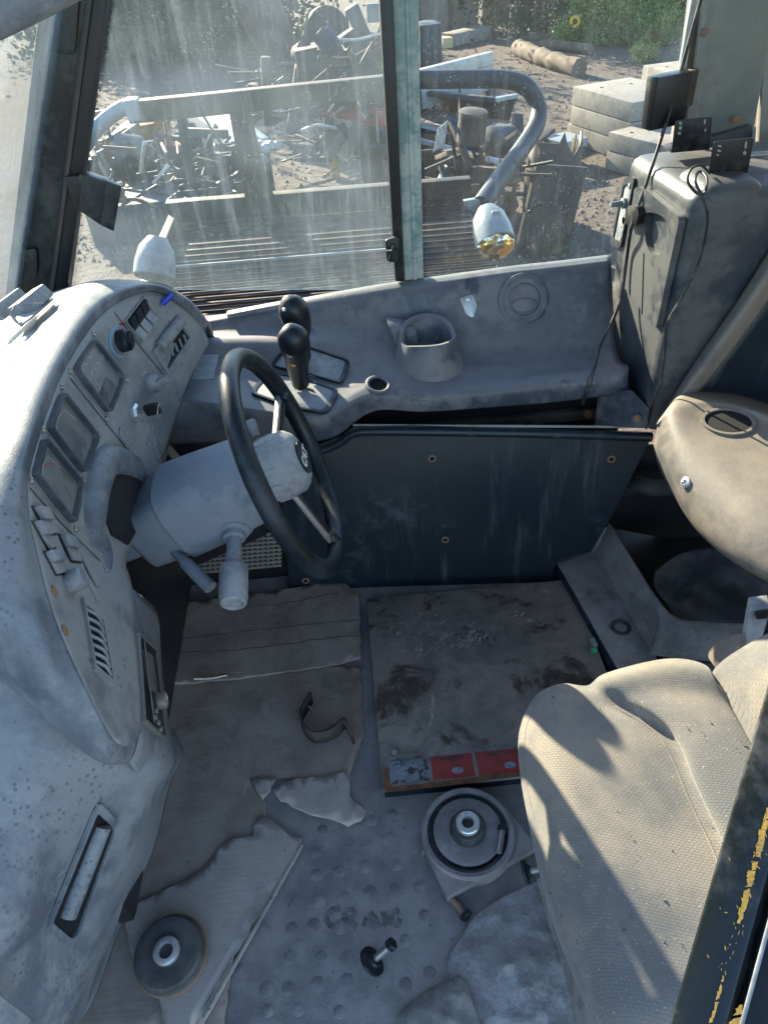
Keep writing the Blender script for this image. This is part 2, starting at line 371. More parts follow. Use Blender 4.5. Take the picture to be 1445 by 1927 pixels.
m, nt, b = newmat('fabric'); p = world_pos(nt)
mp = nt.nodes.new('ShaderNodeMapping'); mp.inputs['Rotation'].default_value = (0, 0, R(14)); nt.links.new(p, mp.inputs[0])
br = nt.nodes.new('ShaderNodeTexBrick'); br.inputs['Scale'].default_value = 52; br.inputs['Mortar Size'].default_value = .03; br.inputs['Mortar Smooth'].default_value = 1
br.inputs['Brick Width'].default_value = .34; br.inputs['Row Height'].default_value = .22; nt.links.new(mp.outputs[0], br.inputs['Vector'])
c = mixc(nt, ramp(nt, noise(nt, 5, 7, .65, p), .38, .62), (.135, .13, .127), (.255, .22, .178))
c = mixc(nt, math_(nt, 'MULTIPLY', br.outputs['Fac'], .62), c, (.09, .09, .095)); c = mixc(nt, ramp(nt, noise(nt, 260, 3, .7, p), .62, .75), c, (.45, .41, .36))
nt.links.new(c, b.inputs['Base Color']); b.inputs['Roughness'].default_value = .95; b.inputs['Sheen Weight'].default_value = .25; b.inputs['Specular IOR Level'].default_value = .1
bp = nt.nodes.new('ShaderNodeBump'); bp.inputs['Strength'].default_value = .5; bp.inputs['Distance'].default_value = .001
nt.links.new(math_(nt, 'ADD', math_(nt, 'MULTIPLY', br.outputs['Fac'], -1), math_(nt, 'MULTIPLY', noise(nt, 500, 3, .6, p), .6)), bp.inputs['Height']); nt.links.new(bp.outputs[0], b.inputs['Normal'])

def glassmat(name, base, st_amt, sp_amt):
    m, nt, b = newmat(name); nt.nodes.remove(b); out = nt.nodes['Material Output']; p = world_pos(nt)
    q = scaled(nt, p, (38, 38, 2.2)); st = ramp(nt, noise(nt, 1, 7, .66, q, .9), .52, .78)
    q2 = scaled(nt, p, (130, 130, 9)); st2 = ramp(nt, noise(nt, 1, 5, .65, q2, .4), .56, .72)
    blot = ramp(nt, noise(nt, 3.5, 6, .6, p), .38, .72); v = nt.nodes.new('ShaderNodeTexVoronoi'); v.inputs['Scale'].default_value = 150; nt.links.new(p, v.inputs['Vector'])
    sp = math_(nt, 'SUBTRACT', 1.0, ramp(nt, v.outputs['Distance'], .08, .22)); sp = math_(nt, 'MULTIPLY', sp, ramp(nt, noise(nt, 30, 3, .6, p), .5, .6))
    f = math_(nt, 'ADD', math_(nt, 'MULTIPLY', math_(nt, 'MAXIMUM', st, math_(nt, 'MULTIPLY', st2, .6)), st_amt), math_(nt, 'MULTIPLY', blot, base)); f = math_(nt, 'ADD', f, math_(nt, 'MULTIPLY', sp, sp_amt)); f = math_(nt, 'ADD', f, base*.6)
    f = math_(nt, 'MINIMUM', f, .9)
    tr = nt.nodes.new('ShaderNodeBsdfTransparent'); tr.inputs[0].default_value = (.90, .95, .95, 1)
    df = nt.nodes.new('ShaderNodeBsdfDiffuse'); df.inputs[0].default_value = (.48, .52, .56, 1)
    tl = nt.nodes.new('ShaderNodeBsdfTranslucent'); tl.inputs[0].default_value = (.44, .56, .68, 1)
    md = nt.nodes.new('ShaderNodeMixShader'); md.inputs[0].default_value = .55; nt.links.new(df.outputs[0], md.inputs[1]); nt.links.new(tl.outputs[0], md.inputs[2])
    mx = nt.nodes.new('ShaderNodeMixShader'); nt.links.new(f, mx.inputs[0]); nt.links.new(tr.outputs[0], mx.inputs[1]); nt.links.new(md.outputs[0], mx.inputs[2])
    gl = nt.nodes.new('ShaderNodeBsdfGlossy'); gl.inputs['Roughness'].default_value = .03; lw = nt.nodes.new('ShaderNodeLayerWeight'); fr_ = math_(nt, 'ADD', math_(nt, 'MULTIPLY', math_(nt, 'POWER', lw.outputs['Facing'], 4.0), .55), .03)
    m2 = nt.nodes.new('ShaderNodeMixShader'); nt.links.new(fr_, m2.inputs[0]); nt.links.new(mx.outputs[0], m2.inputs[1]); nt.links.new(gl.outputs[0], m2.inputs[2])
    nt.links.new(m2.outputs[0], out.inputs[0])
glassmat("glass", .045, .075, .25); glassmat("glass_clear", .010, .035, .2); glassmat('windshield', .13, .14, .2)

def leafmat(name, a, bcol):
    m, nt, b = newmat(name); nt.links.new(mixc(nt, noise(nt, 3, 4, .6, world_pos(nt)), a, bcol), b.inputs['Base Color']); b.inputs['Roughness'].default_value = .7
    b.inputs['Subsurface Weight'].default_value = 0
    tl = nt.nodes.new('ShaderNodeBsdfTranslucent'); tl.inputs[0].default_value = (*bcol, 1); ms = nt.nodes.new('ShaderNodeMixShader'); ms.inputs[0].default_value = .3
    nt.links.new(b.outputs[0], ms.inputs[1]); nt.links.new(tl.outputs[0], ms.inputs[2]); nt.links.new(ms.outputs[0], nt.nodes['Material Output'].inputs[0])
leafmat('leaf_bright', (.09, .16, .025), (.2, .27, .05)); leafmat('leaf_dark', (.018, .03, .016), (.04, .055, .03)); leafmat('leaf_mid', (.035, .06, .02), (.08, .105, .04))
m, nt, b = newmat('foil'); b.inputs['Metallic'].default_value = 1; b.inputs['Roughness'].default_value = .25
nt.links.new(mixc(nt, ramp(nt, noise(nt, 22, 3, .5, world_pos(nt)), .42, .55), (.8, .8, .78), (.75, .48, .12)), b.inputs['Base Color'])
# ------------------------------------------------------------------ cab shell
floor = thing('cab_floor', (0, .8, 0), None, None, kind='structure')
FLS = Surf([V((-2, -1, 0)), V((3, -1, 0)), V((3, 3, 0)), V((-2, 3, 0))], [(0, 1, 2, 3)])
obj('floor_sheet', [(-.85, -.1, 0), (1.3, -.1, 0), (1.3, 1.74, 0), (-.85, 1.74, 0), (-.85, -.1, -.05), (1.3, -.1, -.05), (1.3, 1.74, -.05), (-.85, 1.74, -.05)],
    [(0, 1, 2, 3), (7, 6, 5, 4), (0, 4, 5, 1), (1, 5, 6, 2), (2, 6, 7, 3), (3, 7, 4, 0)], 'floor', floor)
rn = random.Random(3)
stud0 = None
for (px, py) in [(596,1605),(640,1640),(690,1635),(735,1580),(690,1590),(594,1650),(645,1690),(695,1682),(742,1675),(597,1696),(554,1699),(790,1668),(795,1720),(594,1745),(550,1747),(745,1630),
                 (640,1745),(700,1735),(600,1800),(650,1800),(545,1800),(760,1770),(505,1860),(545,1860),(600,1855),(650,1850),(812,1830),(760,1850),(500,1905),(560,1905),(640,1905),(610,1560),(735,1530),(700,1545)]:
    q = P(px+rn.uniform(-4, 4), py+rn.uniform(-4, 4), z=0)
    if stud0 is None:
        stud0 = lathe('stud', [(.0125, -.001), (.0125, .0004), (.0105, .0010), (0, .0012)], q, (0, 0, 1), 'stud', floor, seg=14)
    else:
        o = stud0.copy(); COL.objects.link(o); o.location = q - wloc(floor); s = rn.uniform(.85, 1.1); o.scale = (s, s, 1)
def fstroke(lines): return lines
strokes('finger_writing', FLS, [
    [(641,1710),(627,1713),(616,1722),(614,1733),(622,1743),(634,1748)],
    [(645,1750),(648,1730),(652,1714),(664,1712),(670,1720),(662,1729),(650,1731),(664,1740),(672,1745)],
    [(684,1746),(692,1730),(698,1720),(706,1730),(712,1747)], [(690,1736),(708,1737)],
    [(722,1716),(724,1730),(722,1745)], [(752,1718),(742,1716),(735,1726),(737,1740),(747,1743),(753,1734),(745,1731)]], 13, 'smudge', floor, .0006)
sw = thing('side_wall', (0, 1.76, 0), None, None, kind='structure')
box('lower_skin', (-.1, 1.775, .05), (1.7, .03, 1.3), 'blackclean', sw, bevel=0)
box('front_skin', (-.66, 1.776, .4), (.5, .03, .72), 'blackclean', sw, bevel=0)
box('gap_shade_panel', (.3, 1.62, .28), (.8, .01, .6), 'shade_black', sw, bevel=0)  # black backing panel, paints the shade in the gap under the console
beam('angle_strip', P(740, 812, y=1.6), P(1180, 770, y=1.6), .02, .03, 'brownsteel', sw)
lathe('bolt', [(.012, 0), (.012, .006), (.006, .009), (0, .009)], P(1105, 778, y=1.585), (0, -1, .2), 'rust', sw, 6)
fw = thing('front_bulkhead', (-.8, .8, 0), None, None, kind='structure')
box('bulkhead_panel', (-.83, .85, .15), (.03, 1.86, 1.2), 'blackclean', fw, bevel=0)
box('cowl_shelf', (-.72, 1.0, .775), (.24, 1.5, .012), 'dash', fw, bevel=.004)
bw = thing('rear_bulkhead', (1.3, .8, 0), None, None, kind='structure')
box('bulkhead_panel', (1.32, .85, .6), (.03, 1.86, 2.2), 'pillargrey', bw, bevel=0)

rf = thing('cab_roof', (.4, .8, 1.95), None, None, kind='structure')
box('roof_panel', (.44, .84, 1.97), (1.76, 1.9, .04), 'pillargrey', rf, bevel=.01)
beam('roof_header', V((-.43, -.1, 1.9)), V((-.43, 1.78, 1.9)), .1, .12, 'frameblack', rf)
beam('roof_header', V((-.4, 1.76, 1.9)), V((1.3, 1.76, 1.9)), .06, .12, 'frameblack', rf)
# windows and posts on the far side
def winpane(name, pts, mat, label):
    return prism(name, pts, V((0, .006, 0)), mat, None, 0, smooth=None, label=label, cat='window')
Y0 = 1.752
winpane('window_pane', [P(110, 545, y=Y0), P(745, 545, y=Y0), P(718, -30, y=Y0), P(205, -30, y=Y0)], 'glass', 'large dirty streaked side window pane left of the teal post')
winpane('window_pane', [P(792, 530, y=Y0), P(1160, 500, y=Y0), P(1330, -30, y=Y0), P(785, -30, y=Y0)], 'glass_clear', 'clearer side window pane right of the teal post')
a0, b0 = P(55, 590, y=1.75), P(150, -80, y=1.75)
ap = thing('windshield_pillar', a0, 'black raked corner post at the far left between windscreen and side window', 'pillar')
def strip(name, l0, r0, l1, r1, y, th, mat, parent, bevel=.003):
    return prism(name, [P(*l0, y=y), P(*r0, y=y), P(*r1, y=y), P(*l1, y=y)], V((0, th, 0)), mat, parent, bevel)
strip('post_body', (8, 600), (95, 590), (88, -30), (172, -30), 1.735, .05, 'frameblack', ap, .006)
strip('seal', (84, 592), (122, 585), (163, -30), (203, -30), 1.722, .05, 'blackclean', ap, .006)
strip('seal', (4, 600), (22, 600), (78, -30), (92, -30), 1.725, .03, 'blackclean', ap, .005)
strip('trim_strip', (92, 560), (99, 560), (170, -30), (177, -30), 1.716, .01, 'brownsteel', ap, .001)
prism('access_cover', [P(*p, y=1.73) for p in rp([(32, 520), (38, 470), (70, 465), (72, 505), (66, 530), (32, 535)], 10)], V((0, -.006, 0)), 'frameblack', ap, .002)
prism('access_cover', [P(*p, y=1.73) for p in rp([(112, 80), (120, -20), (152, -20), (142, 100), (108, 100)], 10)], V((0, -.006, 0)), 'frameblack', ap, .002)
wp = [V((-.775, 1.74, .79)), V((-.42, 1.74, 1.47)), V((-.42, -.2, 1.47)), V((-.775, -.2, .79))]
prism('windscreen_pane', wp, V((-.005, 0, .003)), 'windshield', None, 0, smooth=None, label='hazy sunlit windscreen glass at the far left edge behind the black post', cat='windscreen')
tube('roof_rail', [P(-90, 62, d=1.0), P(20, 12, d=1.0), P(160, -60, d=1.0)], .028, 'greyplastic', None, 14, 4, label='dark grey rounded roof rail crossing the top left corner', cat='rail')
dp = thing('window_post', P(760, 530, y=1.74), 'pale teal painted steel post with rust flecks and black rubber channel', 'post')
strip('rubber_channel', (744, 530), (762, 530), (712, -30), (738, -30), 1.725, .03, 'blackclean', dp, .004)
strip('post_face', (760, 528), (797, 524), (736, -30), (787, -30), 1.742, .03, 'tealpaint', dp, .004)
strip('post_edge', (778, 527), (785, 526), (761, -30), (769, -30), 1.738, .006, 'tealpaint', dp, .002)
lt = thing('window_latch', P(738, 470, y=1.71), 'small black star knob latch on the rubber channel', 'latch')
prism('latch_plate', [P(*p, y=1.715) for p in rp([(724, 450), (745, 443), (752, 450), (748, 492), (728, 490)], 5)], V((0, -.006, 0)), 'blackclean', lt, .001)
star = [(738+(13 if k % 2 == 0 else 6)*math.cos(k*math.pi/5-.3), 474+(16 if k % 2 == 0 else 8)*math.sin(k*math.pi/5-.3)) for k in range(10)]
prism('star_knob', [P(*p, y=1.70) for p in star], V((0, -.012, 0)), 'rubber', lt, .002)
def clip(name, body, lip, y, label):
    t = thing(name, P(*body[0], y=y), label, 'bracket')
    prism('plate', [P(*p, y=y) for p in body], V((.004, -.035, 0)), 'blackclean', t, .004)
    prism('flange', [P(*p, y=y-.03) for p in lip], V((.004, -.02, 0)), 'blackclean', t, .003)
clip('mount_bracket', [(160, 318), (205, 333), (198, 418), (150, 385)], [(200, 335), (229, 345), (214, 430), (190, 418)], 1.70, 'black folded bracket fixed to the left corner post')
box('bracket_arm', P(148, 360, y=1.715), (.03, .03, .07), 'blackclean', bpy.data.objects['mount_bracket'])
clip('mount_bracket', [(1222, 140), (1288, 127), (1270, 226), (1206, 240)], [(1217, 142), (1230, 140), (1214, 238), (1205, 240)], 1.70, 'black folded bracket in front of the concrete slabs by the rear pillar')

# ------------------------------------------------------------------ far side console
sc_ = thing('side_console', P(760, 740, y=1.5), 'dusty grey moulded console running under the side window', 'console')
c0 = [(300, 616), (375, 600), (450, 585), (540, 566), (640, 547), (740, 530), (850, 515), (960, 500), (1060, 489), (1150, 478)]
c4 = [(300, 650), (380, 640), (450, 640), (540, 645), (640, 645), (740, 655), (850, 660), (960, 655), (1060, 648), (1157, 640)]
c5 = [(285, 700), (370, 690), (450, 700), (540, 710), (640, 708), (740, 700), (850, 700), (960, 695), (1060, 688), (1167, 678)]
c6 = [(270, 765), (360, 760), (450, 772), (540, 784), (612, 786), (700, 745), (800, 744), (930, 735), (1050, 722), (1182, 704)]
c7 = [(262, 840), (355, 835), (450, 832), (540, 832), (625, 824), (703, 774), (800, 775), (930, 766), (1050, 756), (1187, 738)]
y6 = [1.38, 1.38, 1.37, 1.36, 1.37, 1.45, 1.455, 1.455, 1.455, 1.455]
rows = [[P(*p, y=1.745) for p in c0], [P(p[0], p[1]+7, y=1.722) for p in c0], [P(p[0], p[1]+24, y=1.70) for p in c0],
        [P((p[0]+q[0])/2, (p[1]+24+q[1])/2+5, y=1.665) for p, q in zip(c0, c4)], [P(*p, y=1.61) for p in c4],
        [P(*p, y=1.53) for p in c5], [P(p[0], p[1]-16, y=y+.025) for p, y in zip(c6, y6)], [P(*p, y=y) for p, y in zip(c6, y6)], [P(p[0], (p[1]+q[1])/2, y=y-.004) for p, q, y in zip(c6, c7, y6)], [P(*p, y=y+.004) for p, y in zip(c7, y6)]]
_, CS = sheet('moulding', rows, 'console', sc_, 6, 8)
c_up = CS.hit(985, 563)[1]
# cup holder
cc = P(805, 640, y=1.585); vs = []; fs = []; n = 40
for k in range(n):
    t = 2*math.pi*k/n; d = V((math.cos(t), math.sin(t), 0)); s = math.sin(t)
    h = .012 + .026*max(0, s)**.7 - .012*max(0, -math.cos(t)-.2)*max(0, 1-abs(s+.45)*1.6) + .006*max(0, -s)**2
    sq = 1.0
    for r, z in ((.100, -.085), (.084, -.05), (.075, -.02), (.069, h-.008), (.065, h), (.059, h), (.054, h-.008), (.05, -.045), (.0, -.045)):
        vs.append(cc+d*r*sq+V((0, 0, z)))
for k in range(n):
    for j in range(8): fs.append((k*9+j, ((k+1) % n)*9+j, ((k+1) % n)*9+j+1, k*9+j+1))
obj('cup_holder', vs, fs, 'console', sc_, 60)
prism('cup_wing', [P(*p, y=1.655) for p in [(720, 590), (775, 600), (780, 650), (740, 655)]], V((.01, -.05, -.01)), 'console', sc_, .014)
# round air outlet, latch plate, lip strip
vr = thing('round_outlet', CS.hit(985, 563)[0], 'x', 'x'); bpy.data.objects.remove(vr)
q, n_ = CS.hit(985, 563)
o = lathe('air_outlet', [(.062, -.004), (.062, .006), (.054, .010), (.046, .006), (.040, .006), (.036, .010), (.030, .007), (0, .006)], q, n_, 'console', sc_, 36)
prism('shutter', [q+n_*.0085+frame(V(), n_)@V((.031*math.cos(a), .031*math.sin(a)*.5-.012, 0)) for a in [k*math.pi/8 for k in range(16)]], n_*.003, 'console', o, .001)
o = patch('belt_anchor', CS, rp([(864, 560), (890, 553), (898, 575), (890, 598), (876, 592)], 5), .0, .004, 'steel', sc_, .001)
q, n_ = CS.hit(880, 563); lathe('rivet', [(.006, .003), (.006, .007), (.002, .009), (0, .009)], q, n_, 'bright_steel', o, 10)
beam('lip_strip', P(428, 592, y=1.725), P(545, 570, y=1.725), .022, .012, 'greyplastic', sc_, .002)
patch('blank_plate', CS, [(378, 668), (412, 668), (402, 714), (360, 714)], -.001, .002, 'greyplastic', sc_, .0005)
# selector plates
for poly, slots in (([(512, 690), (535, 662), (575, 655), (656, 682), (640, 722), (590, 708)], [[(560, 672), (630, 690)], [(556, 684), (625, 704)], [(552, 697), (600, 708)]]),
                    ([(474, 742), (505, 705), (560, 712), (634, 738), (612, 779), (545, 768)], [[(512, 740), (548, 748)], [(520, 756), (560, 764)]])):
    o = patch('selector_plate', CS, rp(poly, 10), -.001, .004, 'greyplastic', sc_, .0015)
    ring('plate_rim', CS, shrink(rp(poly, 10), 1.06), .9, -.001, .007, 'rubber', o)
    for s in slots: tube('rib', [CS.hit(*s[0])[0]+c_up*.004, CS.hit(*s[1])[0]+c_up*.004], .0035, 'greyplastic', o, 8, 1)
strokes('gate_slot', CS, [[(520, 722), (545, 728), (580, 737), (608, 746)]], 9, 'shade_black', sc_, .006)
q, n_ = CS.hit(711, 725)
lathe('grommet', [(.030, -.003), (.030, .004), (.025, .006), (.021, .004), (.021, -.01)], q, n_, 'console', sc_, 28)
lathe('grommet_hole', [(.021, .0015), (0, .0015)], q, n_, 'shade_black', sc_, 24)
for px, py in ((797, 759), (1118, 722)):
    q, n_ = CS.hit(px, py); lathe('screw', [(.008, -.002), (.008, .002), (.004, .004), (0, .004)], q, n_, 'console', sc_, 12)
def lever(label, base, ty, pts, rad, btn):
    t = thing('gear_lever', P(*base[:2], y=base[2]), label, 'lever', 'hand levers on the console')
    ps = [P(px, py, y=y) for px, py, y in pts]
    tube('shaft', [P(*base[:2], y=base[2]), ps[0]], .008, 'blackclean', t, 10, 1)
    tube('grip', ps, rad, 'rubber', t, 18, 6)
    for (px, py, y, r, mt) in btn: q_ = P(px, py, y=y); q_ += (CAM-q_).normalized()*.034; lathe('button', [(r, -.012), (r, .004), (r*.7, .006), (0, .006)], q_, (-.15, -1, .35), mt, t, 14)
    return t
g1 = lever('front black lever with a thumb button and an amber button', (569, 738, 1.475), 0, [(566, 722, 1.47), (560, 690, 1.455), (558, 665, 1.44), (554, 645, 1.43), (549, 630, 1.43), (545, 618, 1.435), (543, 613, 1.44)], [.019, .024, .029, .033, .032, .022, .003],
      [(547, 664, 1.44, .010, 'greyplastic'), (553, 684, 1.452, .0065, 'amber')])
tube('wire_loop', [P(562, 735, y=1.46), P(570, 742, y=1.45), P(590, 742, y=1.45), P(588, 734, y=1.46), P(576, 730, y=1.47)], .0025, 'cable', g1, 8)
lever('rear plain black lever standing behind the other one', (572, 690, 1.56), 0, [(570, 672, 1.56), (564, 640, 1.55), (562, 612, 1.54), (555, 592, 1.53), (548, 577, 1.53), (541, 566, 1.535), (538, 562, 1.54)], [.019, .022, .028, .033, .032, .022, .003], [(535, 582, 1.53, .004, 'bright_steel')])

# ------------------------------------------------------------------ kick panel
A_, B_, C_ = P(545, 1110, z=0), P(1050, 1095, z=0), P(665, 803, z=.51)
KN = (B_-A_).cross(C_-A_).normalized(); KN = KN if KN.y < 0 else -KN
KP = (A_, KN)
kt = thing('kick_panel', P(800, 1110, pl=KP), 'dark blue grey streaked panel standing behind the steel floor plate', 'panel')
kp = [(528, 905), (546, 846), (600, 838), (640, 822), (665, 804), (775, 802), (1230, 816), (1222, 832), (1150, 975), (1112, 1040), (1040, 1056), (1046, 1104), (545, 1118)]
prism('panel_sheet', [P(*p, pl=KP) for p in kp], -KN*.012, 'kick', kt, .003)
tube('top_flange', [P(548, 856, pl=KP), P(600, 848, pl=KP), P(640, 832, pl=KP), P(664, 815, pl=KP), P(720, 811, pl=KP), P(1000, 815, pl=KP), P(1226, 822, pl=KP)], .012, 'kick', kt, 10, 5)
beam('lit_edge_strip', P(664, 803, pl=KP)-KN*.008, P(1216, 806, pl=KP)-KN*.008, .004, .006, 'cream', kt, .001)  # pale plastic strip; its light colour also carries the lit top edge
for px, py in ((813, 862), (1150, 863), (838, 1015), (575, 1092), (1062, 1088)):
    q = P(px, py, pl=KP); o = lathe('grommet', [(.010, 0), (.010, .003), (.006, .004), (.006, 0)], q, KN, 'rust', kt, 16); lathe('hole', [(.006, .0015), (0, .0015)], q, KN, 'shade_black', o, 12)

# ------------------------------------------------------------------ rear corner locker, pillar, ledge
lk = thing('corner_locker', (.9, 1.55, .5), 'grey moulded corner locker with a hatch and black latch under the rear pillar', 'locker')
bm = bmesh.new(); boxbm(bm, V((.965, 1.56, .77)), (.6, .36, .54))
for v in bm.verts:
    if v.co.z > .9 and v.co.x < .8: v.co.z -= .02 if v.co.y > 1.6 else 0
bev(bm, .035, 4); bobj('body', bm, 'locker', lk, 60)
bm = bmesh.new(); boxbm(bm, V((.745, 1.455, .965)), (.13, .15, .17)); bev(bm, .04, 4); bobj('bulge', bm, 'locker', lk, 60)
LS = Surf([V((.664, 1.0, 0)), V((.664, 2.2, 0)), V((.664, 2.2, 2)), V((.664, 1.0, 2))], [(0, 1, 2, 3)])
hp = rp([(1206, 350), (1222, 352), (1292, 408), (1246, 618), (1176, 528)], 10, 5)
rec = [(1255+(p[0]-1237)*.001, 0) for p in hp]
ha = []
import cmath
cx, cy = 1252, 450
def rayhit(poly, ang):
    d = V((math.cos(ang), math.sin(ang))); best = 0
    for i in range(len(poly)):
        a = V(poly[i]); b = V(poly[(i+1) % len(poly)]); e = b-a; den = d.x*e.y-d.y*e.x
        if abs(den) < 1e-9: continue
        s = ((a.x-cx)*e.y-(a.y-cy)*e.x)/den; u = ((a.x-cx)*d.y-(a.y-cy)*d.x)/den
        if s > 0 and -1e-6 <= u <= 1+1e-6: best = max(best, s)
    return (cx+d.x*best, cy+d.y*best)
angs = sorted([math.atan2(p[1]-cy, p[0]-cx) for p in hp]+[k*math.pi/12-math.pi for k in range(24)])
outer = [rayhit(hp, a) for a in angs]; oval = rp([(1226, 395), (1266, 405), (1268, 450), (1258, 478), (1238, 478), (1226, 455)], 14, 6); inner = [rayhit(oval, a) for a in angs]
hatch = ring('hatch', LS, outer, 0, 0, .014, 'locker', lk, inner=inner)
patch('finger_recess', LS, oval, -.001, .001, 'locker', hatch)
patch('latch', LS, rp([(1202, 392), (1208, 384), (1224, 384), (1228, 400), (1222, 420), (1200, 420)], 4), .014, .03, 'blackclean', hatch, .003)
tube('hatch_seam', [LS.hit(1224, 475)[0]+V((-.0145, 0, 0)), LS.hit(1220, 590)[0]+V((-.0145, 0, 0))], .0015, 'blackclean', hatch, 6, 1)
sp_ = rp([(1178, 338), (1194, 336), (1172, 462), (1157, 456)], 8)
ring('strip_rim', LS, shrink(sp_, 1.25, 1.08), .8, 0, .006, 'locker', lk)
ss = patch('socket_strip', LS, sp_, -.001, .003, 'greyplastic', lk, .001)
for px, py, r in ((1188, 349, .006), (1170, 450, .006)):
    lathe('screw', [(r, .002), (r, .006), (0, .008)], LS.hit(px, py)[0], (-1, 0, 0), 'steel', ss, 10)
lathe('toggle', [(.012, .002), (.012, .012), (.007, .014), (.006, .035), (.005, .04), (0, .041)], LS.hit(1180, 381)[0], (-1, -.1, 0), 'greyplastic', ss, 14)
lathe('socket_hole', [(.008, .0042), (0, .0042)], LS.hit(1176, 414)[0], (-1, 0, 0), 'shade_black', ss, 14)
text('socket_lettering', '24V', LS.hit(1173, 434)[0]+V((-.0045, 0, 0)), (0, -1, 0), (0, 0, 1), .02, 'icon', ss)
g_ = [P(1128, 735, y=1.5), P(1190, 735, y=1.42), P(1228, 775, y=1.385), P(1215, 806, y=1.385), P(1120, 802, y=1.5)]
prism('gusset', g_, V((.0, .01, -.004)), 'console', lk, .002)
lathe('screw', [(.009, 0), (.009, .003), (.004, .005), (0, .005)], P(1199, 787, y=1.392), (-.3, -1, .2), 'rust', lk, 12)
# rear pillar
rp_ = thing('rear_pillar', P(1370, 270, y=1.8), 'grey green painted rear pillar at the top right corner', 'pillar')
strip('pillar_face', (1288, 285), (1418, 262), (1330, -30), (1470, -40), 1.80, .1, 'pillargrey', rp_, .012)
strip('rounded_edge', (1286, 285), (1306, 283), (1327, -30), (1352, -30), 1.785, .05, 'pillargrey', rp_, .008)
strip('rubber_seal', (1272, 232), (1288, 228), (1318, -30), (1332, -30), 1.795, .03, 'brownsteel', rp_, .003)
strip('glass_edge', (1262, 226), (1274, 225), (1306, -30), (1318, -30), 1.775, .012, 'palesteel', rp_, .002)
for px, py in ((1326, 60), (1384, 225)): lathe('plug', [(.008, 0), (.008, .004), (.004, .006), (0, .006)], P(px, py, y=1.78), (0, -1, .2), 'rust', rp_, 12)
strip('hinge_block', (1288, 200), (1303, 198), (1300, 132), (1316, 130), 1.77, .02, 'darksteel', rp_, .002)
strip('jamb_panel', (1424, 330), (1500, 330), (1446, -40), (1560, -40), 1.84, .02, 'cream', rp_, .004)
prism('base_trim', [P(*p, y=1.775) for p in [(1310, 300), (1418, 268), (1416, 235), (1325, 262)]], V((0, .02, 0)), 'locker', rp_, .004)
# slotted brackets on the locker
def slot_plate(poly, y, slots, label):
    t = thing('slotted_plate', P(*poly[3], y=y), label, 'plate'); pl_ = [P(*p, y=y) for p in rp(poly, 5)]
    prism('plate', pl_, V((.002, .004, 0)), 'blackclean', t, .0008)
    foot = [P(*poly[3], y=y), P(*poly[2], y=y)]
    prism('foot', [foot[0], foot[1], foot[1]+V((0, .05, 0)), foot[0]+V((0, .05, 0))], V((0, 0, .004)), 'blackclean', t, .0008)
    for (px, py, rx, ry) in slots: prism('slot', [P(*e, y=y-.0012) for e in ell(px, py, rx, ry, 8, 12)], V((0, -.0006, 0)), 'cream', t)  # no cut-outs: pale patches paint the bright background seen through the slots
    return t
slot_plate([(1270, 226), (1340, 219), (1335, 281), (1263, 287)], 1.62, [(1280, 231, 3, 3), (1280, 240, 3, 4), (1278, 250, 3, 3), (1326, 228, 2, 5), (1327, 244, 2, 3)], 'black upright slotted plate on top of the locker nearer the window')
slot_plate([(1342, 266), (1419, 258), (1407, 324), (1331, 332)], 1.46, [(1354, 274, 4, 2), (1353, 283, 4, 2), (1350, 291, 2, 2), (1403, 272, 2, 8), (1401, 287, 3, 4)], 'black upright slotted plate on the locker with cables looped beside it')
tube('steel_rod', [P(1405, 292, y=1.5), P(1480, 286, y=1.5)], .006, 'steel', None, 10, 1, label='thin steel rod sticking out behind the nearer slotted plate', cat='rod')
tube('cable', [P(1324, -20, y=1.72), P(1290, 100, y=1.70), P(1258, 215, y=1.66), P(1221, 330, y=1.60), P(1190, 420, y=1.58), P(1180, 480, y=1.60), P(1168, 560, y=1.58), P(1148, 612, y=1.55), P(1128, 652, y=1.52), P(1116, 700, y=1.45), P(1096, 760, y=1.455)], .0038, 'cable', None, 8, 6, label='long thin black cable hanging from the roof past the locker', cat='cable')
tube('cable', [P(1335, 325, y=1.44), P(1318, 310, y=1.42), P(1300, 318, y=1.40), P(1294, 340, y=1.385), P(1310, 362, y=1.365), P(1326, 362, y=1.35), P(1330, 335, y=1.37), P(1316, 322, y=1.40), P(1308, 340, y=1.37), P(1322, 372, y=1.35), P(1331, 405, y=1.355), P(1326, 450, y=1.36), P(1312, 500, y=1.365), P(1282, 560, y=1.365), P(1256, 608, y=1.365), P(1251, 660, y=1.365), P(1244, 712, y=1.36), P(1228, 760, y=1.37), P(1216, 806, y=1.40)], .0026, 'cable', None, 8, 6, label='looped dark cable running down the corner edge of the locker', cat='cable')
# wall trim and ledge
wt = thing('rear_trim', P(1400, 760, y=1.35), 'dark sloping rear trim panel behind the drink hole ledge', 'panel')
rows = [[P(*p, y=1.372) for p in [(1238, 792), (1300, 690), (1380, 575), (1450, 465), (1520, 350)]], [P(*p, y=1.335) for p in [(1260, 772), (1322, 690), (1402, 580), (1476, 470), (1550, 360)]],
        [P(*p, y=1.345) for p in [(1285, 768), (1342, 705), (1422, 600), (1496, 490), (1570, 380)]], [P(*p, y=1.365) for p in [(1330, 768), (1385, 725), (1470, 640), (1540, 520), (1610, 400)]], [P(*p, y=1.37) for p in [(1430, 775), (1490, 750), (1560, 680), (1640, 540), (1700, 400)]]]
sheet('trim_strip', rows[:3], 'ledge', wt, 5, 6); sheet('trim_sheet', rows[2:], 'kick', wt, 5, 6)
lg = thing('rear_ledge', P(1370, 800, z=.6), 'tan dusty moulded ledge with a round drink hole at the right', 'ledge')
